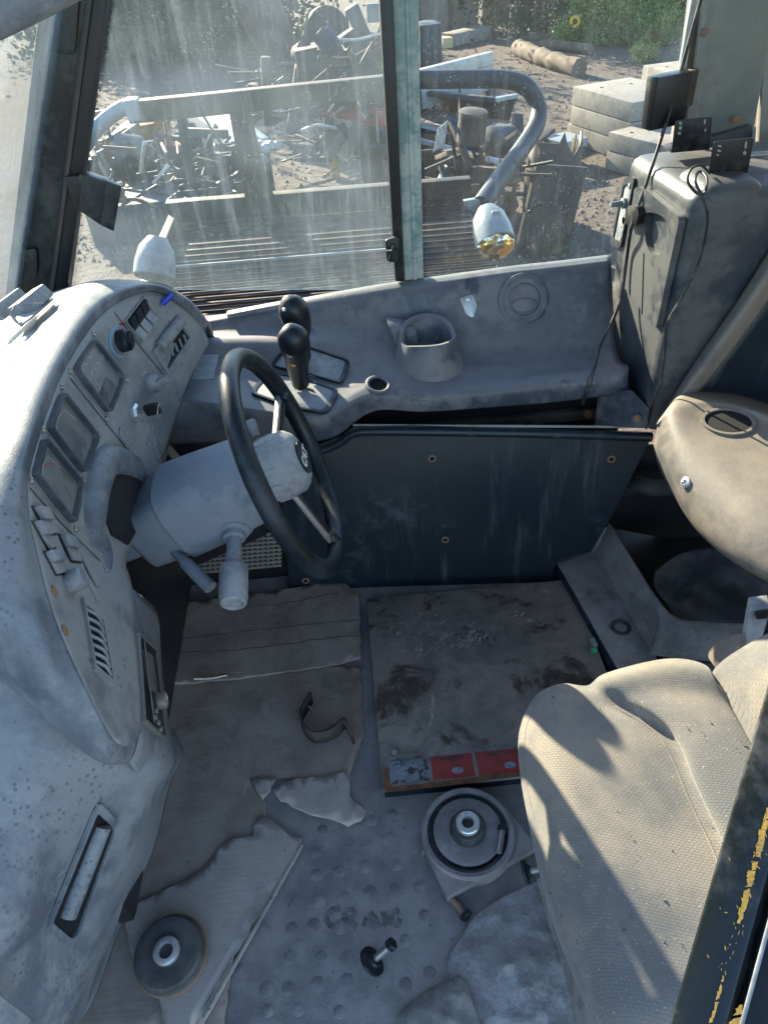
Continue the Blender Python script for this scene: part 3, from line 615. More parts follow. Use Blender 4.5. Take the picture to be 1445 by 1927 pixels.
LZ = [[(1237, 794, .60), (1266, 764, .634), (1322, 752, .643), (1400, 762, .648), (1500, 800, .655)], [(1236, 805, .592), (1268, 784, .63), (1330, 776, .636), (1402, 788, .64), (1505, 826, .645)],
      [(1232, 826, .572), (1276, 845, .60), (1340, 858, .615), (1412, 882, .62), (1515, 930, .625)], [(1230, 842, .555), (1282, 912, .558), (1347, 950, .572), (1422, 985, .585), (1530, 1035, .59)],
      [(1236, 868, .525), (1288, 962, .505), (1350, 1028, .51), (1440, 1085, .52), (1540, 1135, .53)], [(1240, 880, .47), (1294, 978, .44), (1358, 1042, .44), (1450, 1098, .45), (1550, 1150, .46)]]
LROWS = [[P(*p, y=yy) for p, yy in [((1246, 780), 1.365), ((1284, 738), 1.348), ((1332, 736), 1.356), ((1404, 746), 1.358), ((1500, 778), 1.36)]]]+[[P(a, b, z=c) for a, b, c in r] for r in LZ]
_, LGS = sheet('moulding', LROWS, 'ledge', lg, 7, 8)
hl = ell(1370, 795, 44, 21, 6, 28); ring('hole_rim', LGS, shrink(hl, 1.18), .87, 0, .005, 'ledge', lg); patch('drink_hole_shade', LGS, hl, .0, .0012, 'shade_black', lg)  # flat black ellipse on the ledge paints the shade inside the hole
q, n_ = LGS.hit(1291, 908); o = lathe('screw', [(.011, -.002), (.011, .004), (.006, .006), (.005, .003), (0, .003)], q, n_, 'bright_steel', lg, 14)
LW = Surf(*grid_geo([[P(a, b, z=c) for a, b, c in r] for r in LZ], 4, 4))
# well under the ledge
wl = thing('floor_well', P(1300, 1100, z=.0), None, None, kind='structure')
prism('well_shade_sheet', [P(*p, z=.012) for p in [(1140, 965), (1225, 850), (1330, 840), (1480, 1000), (1480, 1250), (1240, 1240)]], V((0, 0, -.01)), 'shade_black', wl)  # black sheet over the floor, painting the shade of the recess
prism('well_shade_wall', [P(1130, 990, y=1.56), P(1130, 840, y=1.56), P(1500, 840, y=1.5), P(1500, 1060, y=1.5)], V((0, .01, 0)), 'shade_black', wl)  # black upright sheet, the recess shade put into its colour
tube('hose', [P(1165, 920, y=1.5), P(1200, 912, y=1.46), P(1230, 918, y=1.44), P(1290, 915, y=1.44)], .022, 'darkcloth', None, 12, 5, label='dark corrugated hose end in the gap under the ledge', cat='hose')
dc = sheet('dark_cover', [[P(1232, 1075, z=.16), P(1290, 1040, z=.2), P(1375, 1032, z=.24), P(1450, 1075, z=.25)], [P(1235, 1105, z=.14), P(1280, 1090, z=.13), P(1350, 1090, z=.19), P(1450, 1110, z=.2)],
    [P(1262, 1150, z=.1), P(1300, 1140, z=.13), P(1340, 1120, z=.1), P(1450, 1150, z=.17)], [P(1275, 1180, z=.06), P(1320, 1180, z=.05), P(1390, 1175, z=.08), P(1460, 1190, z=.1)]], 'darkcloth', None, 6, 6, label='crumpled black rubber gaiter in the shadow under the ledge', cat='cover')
cl = sheet('seat_skirt', [[P(1232, 1120, z=.14), P(1270, 1160, z=.13), P(1330, 1170, z=.16), P(1420, 1175, z=.2)], [P(1236, 1170, z=.12), P(1280, 1175, z=.16), P(1340, 1185, z=.18), P(1420, 1200, z=.23)],
    [P(1225, 1215, z=.10), P(1290, 1210, z=.16), P(1350, 1205, z=.2), P(1430, 1220, z=.25)], [P(1218, 1232, z=.07), P(1280, 1240, z=.12), P(1340, 1245, z=.16), P(1430, 1250, z=.2)]], 'cloth', None, 6, 6, label='grey cloth skirt folded behind the seat cushion', cat='cloth')
ch = thing('floor_channel', P(1140, 1130, z=0), 'grey folded metal channel on the floor beside the plate', 'channel')
prism('base_strip', [P(1046, 1060, z=.05), P(1120, 1040, z=.05), P(1250, 1262, z=.05), P(1166, 1270, z=.05)], V((0, 0, -.006)), 'floor', ch, .002)
prism('left_skirt', [P(1046, 1060, z=.05), P(1166, 1270, z=.05), P(1166, 1270, z=.05)+V((-.012, 0, -.045)), P(1046, 1060, z=.05)+V((-.012, 0, -.045))], V((.004, 0, 0)), 'kick', ch, .001)
prism('upright', [P(1120, 1040, z=.05), P(1145, 985, z=.12), P(1236, 1130, z=.12), P(1236, 1180, z=.11), P(1224, 1228, z=.052)], V((.006, .0, -.003)), 'floor', ch, .002)
vs, fs = tube_geo([P(1168, 1180, z=.056)+V((.021*math.cos(t), .021*math.sin(t), 0)) for t in [k*math.pi/12 for k in range(24)]], .004, 8, True)
obj('loose_ring', vs, fs, 'darksteel', None, 60, label='small dark rubber ring lying in the floor channel', cat='ring')
# ------------------------------------------------------------------ dashboard
da = thing('dashboard', P(200, 900, z=.7), 'curved dusty grey instrument dashboard wrapping round the steering column', 'dashboard')
FR = [[(385, 622, .765), (388, 630, .757), (391, 637, .75), (393, 645, .742)], [(345, 578, .85), (355, 630, .80), (358, 680, .755), (350, 730, .71)],
      [(285, 548, .91), (300, 640, .83), (312, 740, .745), (318, 830, .66)], [(200, 585, .945), (235, 690, .85), (268, 800, .75), (295, 900, .66)],
      [(125, 690, .955), (175, 790, .855), (220, 890, .755), (262, 985, .655)], [(75, 820, .95), (130, 900, .855), (185, 980, .755), (238, 1052, .655)],
      [(52, 930, .93), (110, 1000, .845), (172, 1058, .755), (245, 1088, .66)], [(75, 1060, .89), (130, 1105, .82), (190, 1125, .75), (252, 1125, .66)],
      [(110, 1180, .845), (160, 1200, .785), (208, 1212, .73), (258, 1212, .655)], [(165, 1300, .78), (200, 1312, .73), (235, 1312, .69), (265, 1302, .64)],
      [(215, 1395, .70), (235, 1402, .68), (252, 1398, .66), (266, 1378, .63)]]
rows = [[P(a, b, z=c) for a, b, c in r] for r in FR]
face, DS = sheet('instrument_panel', rows, 'panel', da, 6, 6)
CW = [[(385, 622, .765), (393, 610, .768), (399, 612, .74), (402, 630, .70)], [(345, 578, .85), (352, 562, .868), (345, 558, .84), (345, 580, .72)],
      [(285, 548, .91), (283, 533, .93), (262, 529, .90), (245, 545, .76)], [(200, 585, .945), (184, 562, .968), (155, 536, .95), (110, 545, .83)],
      [(125, 690, .955), (103, 676, .98), (50, 650, .975), (-10, 625, .90)], [(75, 820, .95), (50, 815, .977), (-20, 800, .975), (-90, 770, .92)],
      [(52, 930, .93), (26, 938, .955), (-50, 950, .955), (-130, 950, .90)], [(75, 1060, .89), (42, 1082, .91), (-30, 1110, .91), (-130, 1140, .87)],
      [(110, 1180, .845), (74, 1206, .856), (20, 1235, .84), (-60, 1245, .80)], [(165, 1300, .78), (120, 1330, .776), (80, 1345, .755), (40, 1310, .74)],
      [(215, 1395, .70), (205, 1425, .685), (185, 1432, .67), (150, 1412, .665)], [(262, 1385, .63), (252, 1422, .62), (235, 1437, .615), (205, 1440, .61)]]
cowl, CWS = sheet('cowl', [[P(a, b, z=c) for a, b, c in r] for r in CW], 'dash', da, 7, 7, .012)
LC = [[(-80, 1120, .80), (20, 1220, .765), (150, 1370, .66), (240, 1400, .58), (300, 1380, .53), (330, 1380, .3)], [(-80, 1340, .73), (50, 1390, .69), (160, 1440, .62), (255, 1455, .55), (318, 1440, .48), (345, 1420, .25)],
      [(-80, 1550, .65), (60, 1565, .60), (140, 1560, .55), (225, 1525, .49), (288, 1505, .43), (320, 1480, .2)], [(-80, 1720, .57), (35, 1730, .53), (100, 1715, .46), (180, 1690, .40), (243, 1640, .35), (290, 1600, .15)],
      [(-100, 1900, .49), (-20, 1860, .46), (60, 1865, .39), (125, 1850, .33), (180, 1800, .28), (230, 1740, .1)], [(-120, 2060, .4), (-40, 2000, .38), (40, 1995, .32), (92, 1985, .26), (128, 1950, .22), (180, 1880, .05)]]
lowc, LCS = sheet('lower_console', [[P(a, b, z=c) for a, b, c in r] for r in LC], 'dash', da, 6, 6, .008)
SF = [[(250, 1108, .665), (288, 1140, .53), (300, 1165, .45)], [(256, 1212, .655), (298, 1250, .50), (305, 1262, .44)], [(263, 1302, .64), (308, 1345, .47), (316, 1350, .42)], [(262, 1385, .625), (318, 1430, .45), (326, 1430, .40)], [(248, 1436, .60), (285, 1500, .42), (300, 1505, .38)]]
side, SFS = sheet('side_face', [[P(a, b, z=c) for a, b, c in r] for r in SF], 'dash', da, 6, 6)
# under-dash block so the column comes out of something solid
box('under_block', (-.56, 1.0, .42), (.22, .9, .5), 'blackclean', da, bevel=.02)
# instrument windows
WS = {}
def window_(poly, mat, name):
    w_ = rp(poly, 9); ps, n = hits(DS, w_); top = [p+n*.0015 for p in ps]; o = prism(name, [p-n*.002 for p in ps], n*.0035, mat, da)
    c = sum(top, V())/len(top); o_s = Surf(top+[c], [(i, (i+1) % len(top), len(top)) for i in range(len(top))]); WS[o.name] = o_s; ring('bezel', DS, shrink(w_, 1.07), .91, -.001, .010, 'console', o); return o  # bezel in a darker material, painting the shadow along the inner rims
dsp = window_([(138, 694), (173, 642), (227, 711), (199, 775)], 'panel', 'warning_display')
patch('screen', WS[dsp.name], [(182, 749), (199, 709), (216, 725), (201, 765)], -.001, .002, 'screen', dsp, .0005)
ic = []
for i in range(5):
    x, y = 145+i*7.5, 706-i*12.5; ic.append([(x+4.2*math.cos(a)+1.5*math.sin(a), y+5*math.sin(a)) for a in [k*math.pi/4 for k in range(9-(i % 3))]])
    x, y = 160+i*7.5, 730-i*14.5
    if i < 5: ic.append([(x+4*math.cos(a), y+5*math.sin(a)) for a in [k*math.pi/4+i for k in range(9-(i % 2)*2)]]); ic.append([(x-3, y+3), (x+3, y-3)])
strokes('warning_icons', WS[dsp.name], ic, 1.5, 'icon', dsp, .0008)
for poly, nd in (([(88, 805), (112, 742), (176, 822), (152, 888)], [[(121, 826), (114, 845)]]), ([(61, 894), (78, 829), (147, 912), (131, 983)], [[(68, 863), (81, 875)], [(62, 901), (72, 915)], [(98, 946), (107, 954)]])):
    g = window_(poly, 'gauge', 'gauge'); 
    for l in nd: strokes('needle', WS[g.name], [l], 2.4, 'needle', g, .001)
    q0 = shrink(poly, .6); strokes('dial_arc', WS[g.name], [[(q0[0][0], q0[0][1]), ((q0[0][0]+q0[1][0])/2-4, (q0[0][1]+q0[1][1])/2-3), q0[1], ((q0[1][0]+q0[2][0])/2+4, (q0[1][1]+q0[2][1])/2-4)]], 1.3, 'icon', g, .0008)
for px, py in ((175, 628), (131, 698), (116, 728), (236, 714), (200, 788), (186, 818), (80, 809), (157, 903), (199, 1073), (141, 996), (58, 905)):
    q, n = DS.hit(px, py); lathe('screw', [(.0052, -.001), (.0052, .002), (.0035, .004), (.001, .003), (0, .003)], q, n, 'steel', da, 10)
for px, py in ((101, 1112), (121, 1186)):
    q, n = DS.hit(px, py); lathe('rusty_bolt', [(.007, -.001), (.007, .002), (.004, .003), (0, .002)], q, n, 'rust', da, 12)
strokes('panel_seam', DS, [[(214, 586), (258, 645), (308, 706), (312, 716)]], 1.4, 'blackclean', da, .0008)
strokes('panel_seam', DS, [[(131, 711), (190, 785), (249, 858)]], 1.4, 'blackclean', da, .0008)
strokes('panel_seam', DS, [[(55, 918), (120, 990), (188, 1056)]], 1.6, 'blackclean', da, .0008)
# heater knob with blue scale, fan knob, ignition, socket
q, n = DS.hit(227, 642); kb = lathe('heater_knob', [(.021, 0), (.02, .016), (.016, .02), (0, .02)], q, n, 'rubber', da, 20)
tq = frame(V(), n); beam('pointer', q+n*.02-tq@V((.012, .006, 0)), q+n*.02+tq@V((.012, .006, 0)), .008, .016, 'rubber', kb, .002)
strokes('blue_scale', DS, [[(227+24*math.cos(a)*.85, 640+31*math.sin(a)) for a in [R(t) for t in range(75, 261, 15)]]], 5, 'bluearc', da, .001)
strokes('red_scale', DS, [[(227+24*math.cos(a)*.85, 640+31*math.sin(a)) for a in [R(t) for t in range(262, 300, 10)]]], 5, 'redlabel', da, .001)
q, n = DS.hit(283, 722); kb = lathe('fan_knob', [(.020, 0), (.019, .012), (.015, .017), (0, .018)], q, n, 'greyplastic', da, 20)
beam('pointer', q+n*.018-V((.01, .01, .004)), q+n*.022+V((.016, .006, .004)), .009, .014, 'greyplastic', kb, .003)
strokes('fan_scale', DS, [[(265, 702), (268, 707)], [(270, 697), (272, 703)], [(276, 699), (277, 704)], [(283, 698), (283, 702)]], 1.5, 'icon', da, .001)
q, n = DS.hit(252, 777); ig = lathe('ignition_switch', [(.017, 0), (.017, .008), (.013, .012), (.011, .012), (.011, .008), (0, .008)], q, n, 'bright_steel', da, 6)
ky = thing('ignition_key', q+n*.01, 'black headed key in the dashboard ignition with a string tag', 'key')
beam('key_blade', q+n*.006, q+n*.03, .003, .008, 'steel', ky, .0005); box('key_head', q+n*.038, (.012, .022, .03), 'blackclean', ky, frame(V(), n), .004)
rgc = q+n*.044+V((.006, -.006, -.004)); vs, fs = tube_geo([rgc+V((.003*math.sin(t), .013*math.cos(t), .013*math.sin(t))) for t in [k*math.pi/10 for k in range(20)]], .0012, 6, True); obj('key_ring', vs, fs, 'steel', ky, 60)
tube('tag_string', [P(279, 790, z=.80), P(287, 815, z=.77), P(298, 855, z=.74), P(312, 896, z=.70)], .0008, 'cableg', ky, 5, 4)
box('tag', P(287, 806, z=.78), (.004, .008, .01), 'cableg', ky, bevel=.001)
q, n = DS.hit(231, 819); so_ = lathe('lighter_socket', [(.016, 0), (.016, .004), (.013, .005), (.012, .002)], q, n, 'greyplastic', da, 20); lathe('socket_bore', [(.012, .0012), (0, .0012)], q, n, 'shade_black', so_, 16)
strokes('socket_icon', DS, [[(210, 792), (214, 798)], [(213, 790), (216, 797)], [(208, 797), (215, 801)]], 1.3, 'icon', da, .001)
# rockers, upper group
def rocker(poly, frac=.5, mats=('rubber', 'greyplastic')):
    a, b, c, d = [V(p) for p in poly]
    o = patch('rocker_switch', DS, [tuple(p) for p in (a, b, c, d)], -.001, .0035, 'blackclean', da, .0008)
    m1 = a+(d-a)*frac; m2 = b+(c-b)*frac; i = lambda p: tuple(p)
    top, n = hits(DS, [i(a), i(b), i(m2), i(m1)]); bot, _ = hits(DS, [i(m1), i(m2), i(c), i(d)])
    cT = sum(top, V())/4; top = [cT+(p-cT)*.86 for p in top]; cB = sum(bot, V())/4; bot = [cB+(p-cB)*.86 for p in bot]
    vs = [p+n*.003 for p in top]+[top[0]+n*.011, top[1]+n*.011, top[2]+n*.004, top[3]+n*.004]
    fq = [(0, 1, 5, 4), (1, 2, 6, 5), (2, 3, 7, 6), (3, 0, 4, 7), (4, 5, 6, 7)]
    obj('rocker_upper', vs, fq, mats[0], o); vs = [p+n*.003 for p in bot]+[bot[0]+n*.004, bot[1]+n*.004, bot[2]+n*.009, bot[3]+n*.009]; obj('rocker_lower', vs, fq, mats[1], o)
ring('switch_frame', DS, [(233, 603), (269, 557), (296, 599), (264, 648)], .92, 0, .004, 'panel', da)
for k in range(3):
    a = V((235, 604)).lerp(V((268, 561)), k/3); b = V((235, 604)).lerp(V((268, 561)), (k+.92)/3); d = V((263, 644)).lerp(V((293, 600)), k/3); c = V((263, 644)).lerp(V((293, 600)), (k+.92)/3)
    rocker([a, b, c, d])
tube('blue_cap', [DS.hit(303, 572)[0]+DS.hit(303, 572)[1]*.004, DS.hit(303, 572)[0]+V((.026, .006, .016))], .0058, 'bluebit', da, 12, 1)
# vents
def vent(S, poly, slats, parent, mat='panel', slat_mat='blackclean', along=0):
    o = patch('air_vent', S, rp(poly, 4), -.001, .002, mat, parent); ring('vent_frame', S, poly, .86, 0, .006, mat, o)
    inn = [V(p) for p in shrink(poly, .84)]; patch('vent_throat', S, [tuple(p) for p in inn], .001, .0025, 'shade_black', o)
    for k in range(slats):
        t = (k+.5)/slats
        if along: a = inn[0].lerp(inn[1], t); b = inn[3].lerp(inn[2], t)
        else: a = inn[0].lerp(inn[3], t); b = inn[1].lerp(inn[2], t)
        pa, n = S.hit(*a); pb, _ = S.hit(*b); m = (pa+pb)/2+n*.004
        tube('slat', [pa+n*.003, m+n*.004, pb+n*.003], .0022, slat_mat, o, 6, 3)
    return o
v1 = vent(DS, [(285, 661), (334, 595), (358, 633), (311, 704)], 0, da)
pa, n = DS.hit(297, 655); pb, _ = DS.hit(337, 603)
tube('louvre_drum', [pa+n*.004, pb+n*.004], .013, 'panel', v1, 14, 1)
for k in range(5):
    t = .2+.16*k; p0 = V((299, 672)).lerp(V((350, 622)), t); s0, n = DS.hit(p0.x, p0.y); s1, _ = DS.hit(p0.x+6, p0.y+16); tube('slat', [s0+n*.005, s1+n*.005], .0025, 'panel', v1, 6, 1)
vent(DS, [(150, 1126), (189, 1162), (211, 1295), (173, 1262)], 7, da, slat_mat='greyplastic')
# near switches
for poly in ([(60, 955), (76, 958), (104, 1004), (88, 1006)], [(60, 983), (76, 988), (102, 1030), (90, 1036)], [(110, 1008), (128, 1014), (150, 1058), (132, 1056)], [(82, 1040), (102, 1040), (124, 1078), (104, 1082)]):
    o = patch('rocker_switch', DS, shrink(poly, 1.12), -.001, .002, 'blackclean', da, .0006); a, b, c, d = [V(p) for p in poly]
    patch('rocker_upper', DS, [tuple(p) for p in (a, b, b.lerp(c, .5), a.lerp(d, .5))], .001, .012, 'greyplastic', o, .002); patch('rocker_lower', DS, [tuple(p) for p in (a.lerp(d, .5), b.lerp(c, .5), c, d)], .001, .006, 'panel', o, .0015)
for poly in ([(150, 1045), (165, 1050), (187, 1100), (180, 1106)], [(148, 1072), (158, 1078), (188, 1126), (182, 1134)]):
    patch('blank_cover', DS, rp(poly, 3), 0, .003, 'panel', da, .0008)
q, n = DS.hit(128, 1098); lathe('wiper_knob', [(.014, 0), (.016, .012), (.015, .02), (.011, .023), (0, .023)], q, n, 'greyplastic', da, 18)
# column hood
hood_pts = [(286, 916), (250, 878), (208, 866), (186, 892), (175, 950), (176, 1000), (200, 1036), (246, 1066)]
tube('column_hood', [DS.hit(*p)[0]+DS.hit(*p)[1]*o_ for p, o_ in zip(hood_pts, (-.02, -.006, -.004, -.006, -.008, -.01, -.016, -.026))], [.016, .024, .028, .030, .030, .028, .024, .018], 'dash', da, 16, 6)
patch('column_opening_shade', DS, [(214, 890), (245, 895), (280, 918), (262, 985), (238, 1026), (208, 1008), (194, 970), (199, 925)], .001, .004, 'shade_black', da)  # flat black polygon, the shade of the deep recess painted on the panel
# radio
rad = patch('radio', SFS, rp([(252, 1196), (287, 1222), (306, 1394), (266, 1356)], 4), -.001, .005, 'blackclean', da, .0015)
patch('radio_display', SFS, rp([(262, 1222), (281, 1236), (291, 1310), (272, 1295)], 3), .005, .006, 'screen', rad); ring('radio_frame', SFS, [(251, 1193), (288, 1220), (308, 1398), (265, 1360)], .93, 0, .007, 'steel', rad)
q, n = SFS.hit(290, 1322); lathe('volume_knob', [(.013, .004), (.014, .018), (.011, .02), (.010, .018), (0, .018)], q, n, 'steel', rad, 18)
for px, py in ((284, 1352), (290, 1362), (294, 1374), (286, 1340)): q, n = SFS.hit(px, py); lathe('radio_button', [(.0045, .004), (.0045, .009), (0, .01)], q, n, 'steel', rad, 10)
strokes('radio_trim', SFS, [[(262, 1205), (272, 1290), (281, 1362)]], 2.4, 'bright_steel', rad, .0075)
# lower outlet on the console
lo = rp([(181, 1511), (216, 1548), (142, 1764), (130, 1777), (90, 1742)], 8); ring('outlet_frame', LCS, shrink(lo, 1.06, 1.02), .88, 0, .006, 'dash', da); ol = patch('outlet', LCS, lo, -.001, .0015, 'blackclean', da)
pa, n = LCS.hit(190, 1553); pb, _ = LCS.hit(124, 1722); tube('louvre_drum', [pa+n*.003, pb+n*.003], .013, 'dash', ol, 16, 1)
strokes('cowl_groove', CWS, [[(160, 548), (80, 610), (22, 690), (-8, 760)]], 2, 'blackclean', da, .0008)
prism('door_sill', [P(-30, 1850, z=.52), P(52, 1912, z=.45), P(30, 1960, z=.45), P(-60, 1960, z=.5)], V((0, 0, -.02)), 'greyplastic', None, .003, label='pale painted metal corner at the bottom left edge', cat='door sill')
# device on the cowl
dv = thing('dash_receiver', P(60, 600, z=.985), 'grey keypad receiver box on a small stand on the dashboard top', 'receiver')
fd = [P(33, 570, z=1.0), P(82, 532, z=1.0), P(104, 553, z=.975), P(57, 594, z=.975)]; nf = (fd[1]-fd[0]).cross(fd[3]-fd[0]).normalized(); nf = nf if nf.dot(CAM-fd[0]) > 0 else -nf
prism('case', fd, -nf*.03, 'greyplastic', dv, .004); RS = Surf(fd, [(0, 1, 2, 3)])
strokes('keypad_marks', RS, [[(x, y), (x+2.5, y-4)] for x, y in ((55, 571), (60, 577), (64, 583), (68, 555), (72, 560), (77, 566), (74, 551), (79, 556), (82, 572))]+[[(84, 552), (88, 546), (92, 551), (87, 557), (84, 552)]], 1.1, 'icon', dv, .0006)
fb = [p-nf*.036+V((-.02, .01, .004)) for p in fd]; prism('back_shell', fb, -nf*.014, 'greyplastic', dv, .004)
prism('stand', [P(37, 612, z=.985), P(58, 596, z=.985), P(100, 560, z=.965), P(88, 552, z=.965), P(30, 596, z=.985)], V((0, 0, -.004)), 'greyplastic', dv, .001)
tube('lead', [P(26, 578, z=1.0), P(22, 590, z=.995), P(30, 604, z=.985), P(42, 612, z=.98)], .0025, 'cableg', dv, 6, 4)

# ------------------------------------------------------------------ steering wheel and column
wc = V((-.127, 1.077, .729)); wn = V((math.cos(R(20)), .01, math.sin(R(20)))).normalized(); WF = frame(V(), wn)
st = thing('steering_wheel', wc, 'black steering wheel with bright metal spokes and grey hub on a dusty grey column', 'steering wheel')
vs, fs = tube_geo([wc+WF@V((.2*math.cos(t), .2*math.sin(t), 0)) for t in [k*2*math.pi/72 for k in range(72)]], .0172, 16, True); obj('rim', vs, fs, 'rubber', st, 60)
WP = (wc, wn)
hub = lathe('hub', [(.030, -.055), (.056, -.05), (.060, -.01), (.058, .012), (.050, .022), (.046, .024), (.040, .028), (0, .030)], wc, wn, 'greyplastic', st, 48, 70)
for k in range(12):
    a = k*math.pi/6; d = WF@V((math.cos(a), math.sin(a), 0)); beam('hub_rib', wc+d*.0582-wn*.04, wc+d*.0595-wn*.01, .010, .004, 'greyplastic', hub, .001, up=d)
lathe('emblem_disc', [(.047, .012), (.045, .018), (.036, .026), (.022, .030), (0, .031)], wc, wn, 'greyplastic', hub, 48, 70)
lathe('emblem_badge', [(.030, .029), (.030, .0325), (0, .033)], wc, wn, 'rubber', hub, 32)
text('emblem_lettering', 'CAT', wc+wn*.0336, (0, 1, 0), wn.cross(V((0, 1, 0))), .027, 'white', hub, .0008)
for px, py in ((531, 752), (634, 1028)):
    e = P(px, py, pl=WP); d = (e-wc).normalized(); tq = wn.cross(d)
    s = beam('spoke', wc+d*.05-wn*.02, wc+d*.19-wn*.002, .026, .010, 'steel', st, .003, up=wn)
    beam('spoke_groove', wc+d*.06-wn*.0125, wc+d*.165+wn*.001, .009, .006, 'blackclean', s, .001, up=wn)
    tube('spoke_boss', [wc+d*.172-wn*.002, wc+d*.2], [.012, .017], 'rubber', st, 12, 1)
def sec(s, a, b, dy=0, dz=0, e=.45, n=28):
    c = wc-wn*s+V((0, dy, dz)); up = WF.col[0] if abs(WF.col[0].z) > abs(WF.col[1].z) else WF.col[1]; up = up if up.z > 0 else -up; sd = V((0, 1, 0)); out = []
    for k in range(n):
        t = 2*math.pi*k/n; cx_, sx = math.cos(t), math.sin(t)
        out.append(c+sd*(a*math.copysign(abs(cx_)**e, cx_))+up*(b*math.copysign(abs(sx)**e, sx)))
    return out
def loft(name, secs, mat, parent):
    n = len(secs[0]); vs = [p for s in secs for p in s]; fs = [(i*n+k, i*n+(k+1) % n, (i+1)*n+(k+1) % n, (i+1)*n+k) for i in range(len(secs)-1) for k in range(n)]
    fs += [tuple(range(n)), tuple(range((len(secs)-1)*n, len(secs)*n))]
    return obj(name, vs, fs, mat, parent, 50)
loft('shroud', [sec(.055, .045, .045, 0, 0, .8), sec(.06, .066, .066, 0, 0, .75), sec(.075, .074, .074, 0, -.002, .7), sec(.16, .078, .08, 0, -.004, .65), sec(.225, .080, .082, 0, -.004, .62), sec(.228, .076, .078, 0, -.004, .62)], 'shroud', st)
loft('rear_shroud', [sec(.222, .070, .070, 0, -.004, .35), sec(.30, .066, .064, .0, -.008, .35), sec(.31, .058, .056, 0, -.008, .35)], 'shroud', st)
loft('column_tube', [sec(.30, .045, .045, 0, -.008, .6), sec(.44, .045, .045, .0, -.008, .6)], 'shroud', st)
loft('underside_plate', [sec(.07, .05, .03, 0, -.075, .3), sec(.24, .05, .03, 0, -.085, .3)], 'blackclean', st)
a, b = P(441, 988, y=1.02), P(439, 1138, y=.86); ax = (b-a).normalized()
hd = lathe('tilt_handle', [(.014, .06), (.014, .085), (.022, .09), (.0245, .096), (.0245, (b-a).length-.012), (.022, (b-a).length-.002), (.018, (b-a).length), (.015, (b-a).length-.004), (0, (b-a).length-.006)], a, ax, 'greyplastic', st, 28)
lathe('collar', [(.034, -.005), (.034, .006), (.028, .010), (.028, .016), (.020, .02), (.020, .03), (.013, .032), (.013, .07)], a, ax, 'shroud', hd, 28)
prism('collar_plate', [a+V(o_) for o_ in ((-.05, .02, .02), (.02, .02, .035), (.035, .0, .02), (-.03, -.005, .0))], V((0, .004, -.008)), 'steel', hd, .001)
tube('stalk', [P(316, 1026, y=1.03), P(345, 1055, y=.985), P(350, 1060, y=.98), P(372, 1082, y=.955), P(396, 1106, y=.93)], [.008, .0085, .012, .0125, .0125], 'shroud', st, 14, 1)
tube('far_stalk', [P(482, 822, y=1.17), P(474, 806, y=1.185), P(468, 793, y=1.195)], [.008, .012, .013], 'greyplastic', st, 14, 3)

# footwell wall with grating
ft = thing('footwell_plate', P(400, 1110, y=1.5), 'black footwell plate with open steel grating below the steering column', 'panel')
prism('back_plate', [P(*p, y=1.54) for p in [(230, 1125), (230, 930), (560, 900), (545, 1112)]], V((0, .01, 0)), 'blackclean', ft, .002)
bm = bmesh.new()
for i in range(16):
    a = P(375+i*10, 1012-i*.6, y=1.527); b = P(375+i*10, 1078-i*.9, y=1.527); boxbm(bm, (a+b)/2, (.003, .006, (b-a).length), frame(a, b))
for i in range(9):
    a = P(372, 1014+i*8, y=1.524); b = P(530, 1003+i*7.6, y=1.524); boxbm(bm, (a+b)/2, (.003, .008, (b-a).length), frame(a, b))
o = bobj('grating', bm, 'steel', ft); o['kind'] = 'stuff'
prism('paint_patch', [P(*p, y=1.537) for p in jag([V((262, 1108, 0)), V((270, 1096, 0)), V((290, 1098, 0)), V((305, 1092, 0)), V((308, 1102, 0)), V((290, 1110, 0))], 4, 1.5, 2) for p in [p[:2]]], V((0, -.001, 0)), 'yellowworn', ft)
prism('pedal', [P(*p, y=1.45) for p in rp([(258, 1068), (345, 1030), (352, 1046), (300, 1078), (262, 1084)], 6)], V((0, .02, -.005)), 'rubber', ft, .003)
vb = thing('heater_outlet', P(310, 870, y=1.45), 'black heater outlet grille between dashboard and console', 'grille')
prism('outlet_frame', [P(*p, y=1.42) for p in [(292, 905), (315, 840), (335, 862), (318, 925)]], V((.004, .01, 0)), 'panel', vb, .002)
prism('outlet_opening', [P(*p, y=1.4185) for p in [(299, 902), (316, 855), (328, 868), (314, 912)]], V((.0, .001, 0)), 'shade_black', vb)

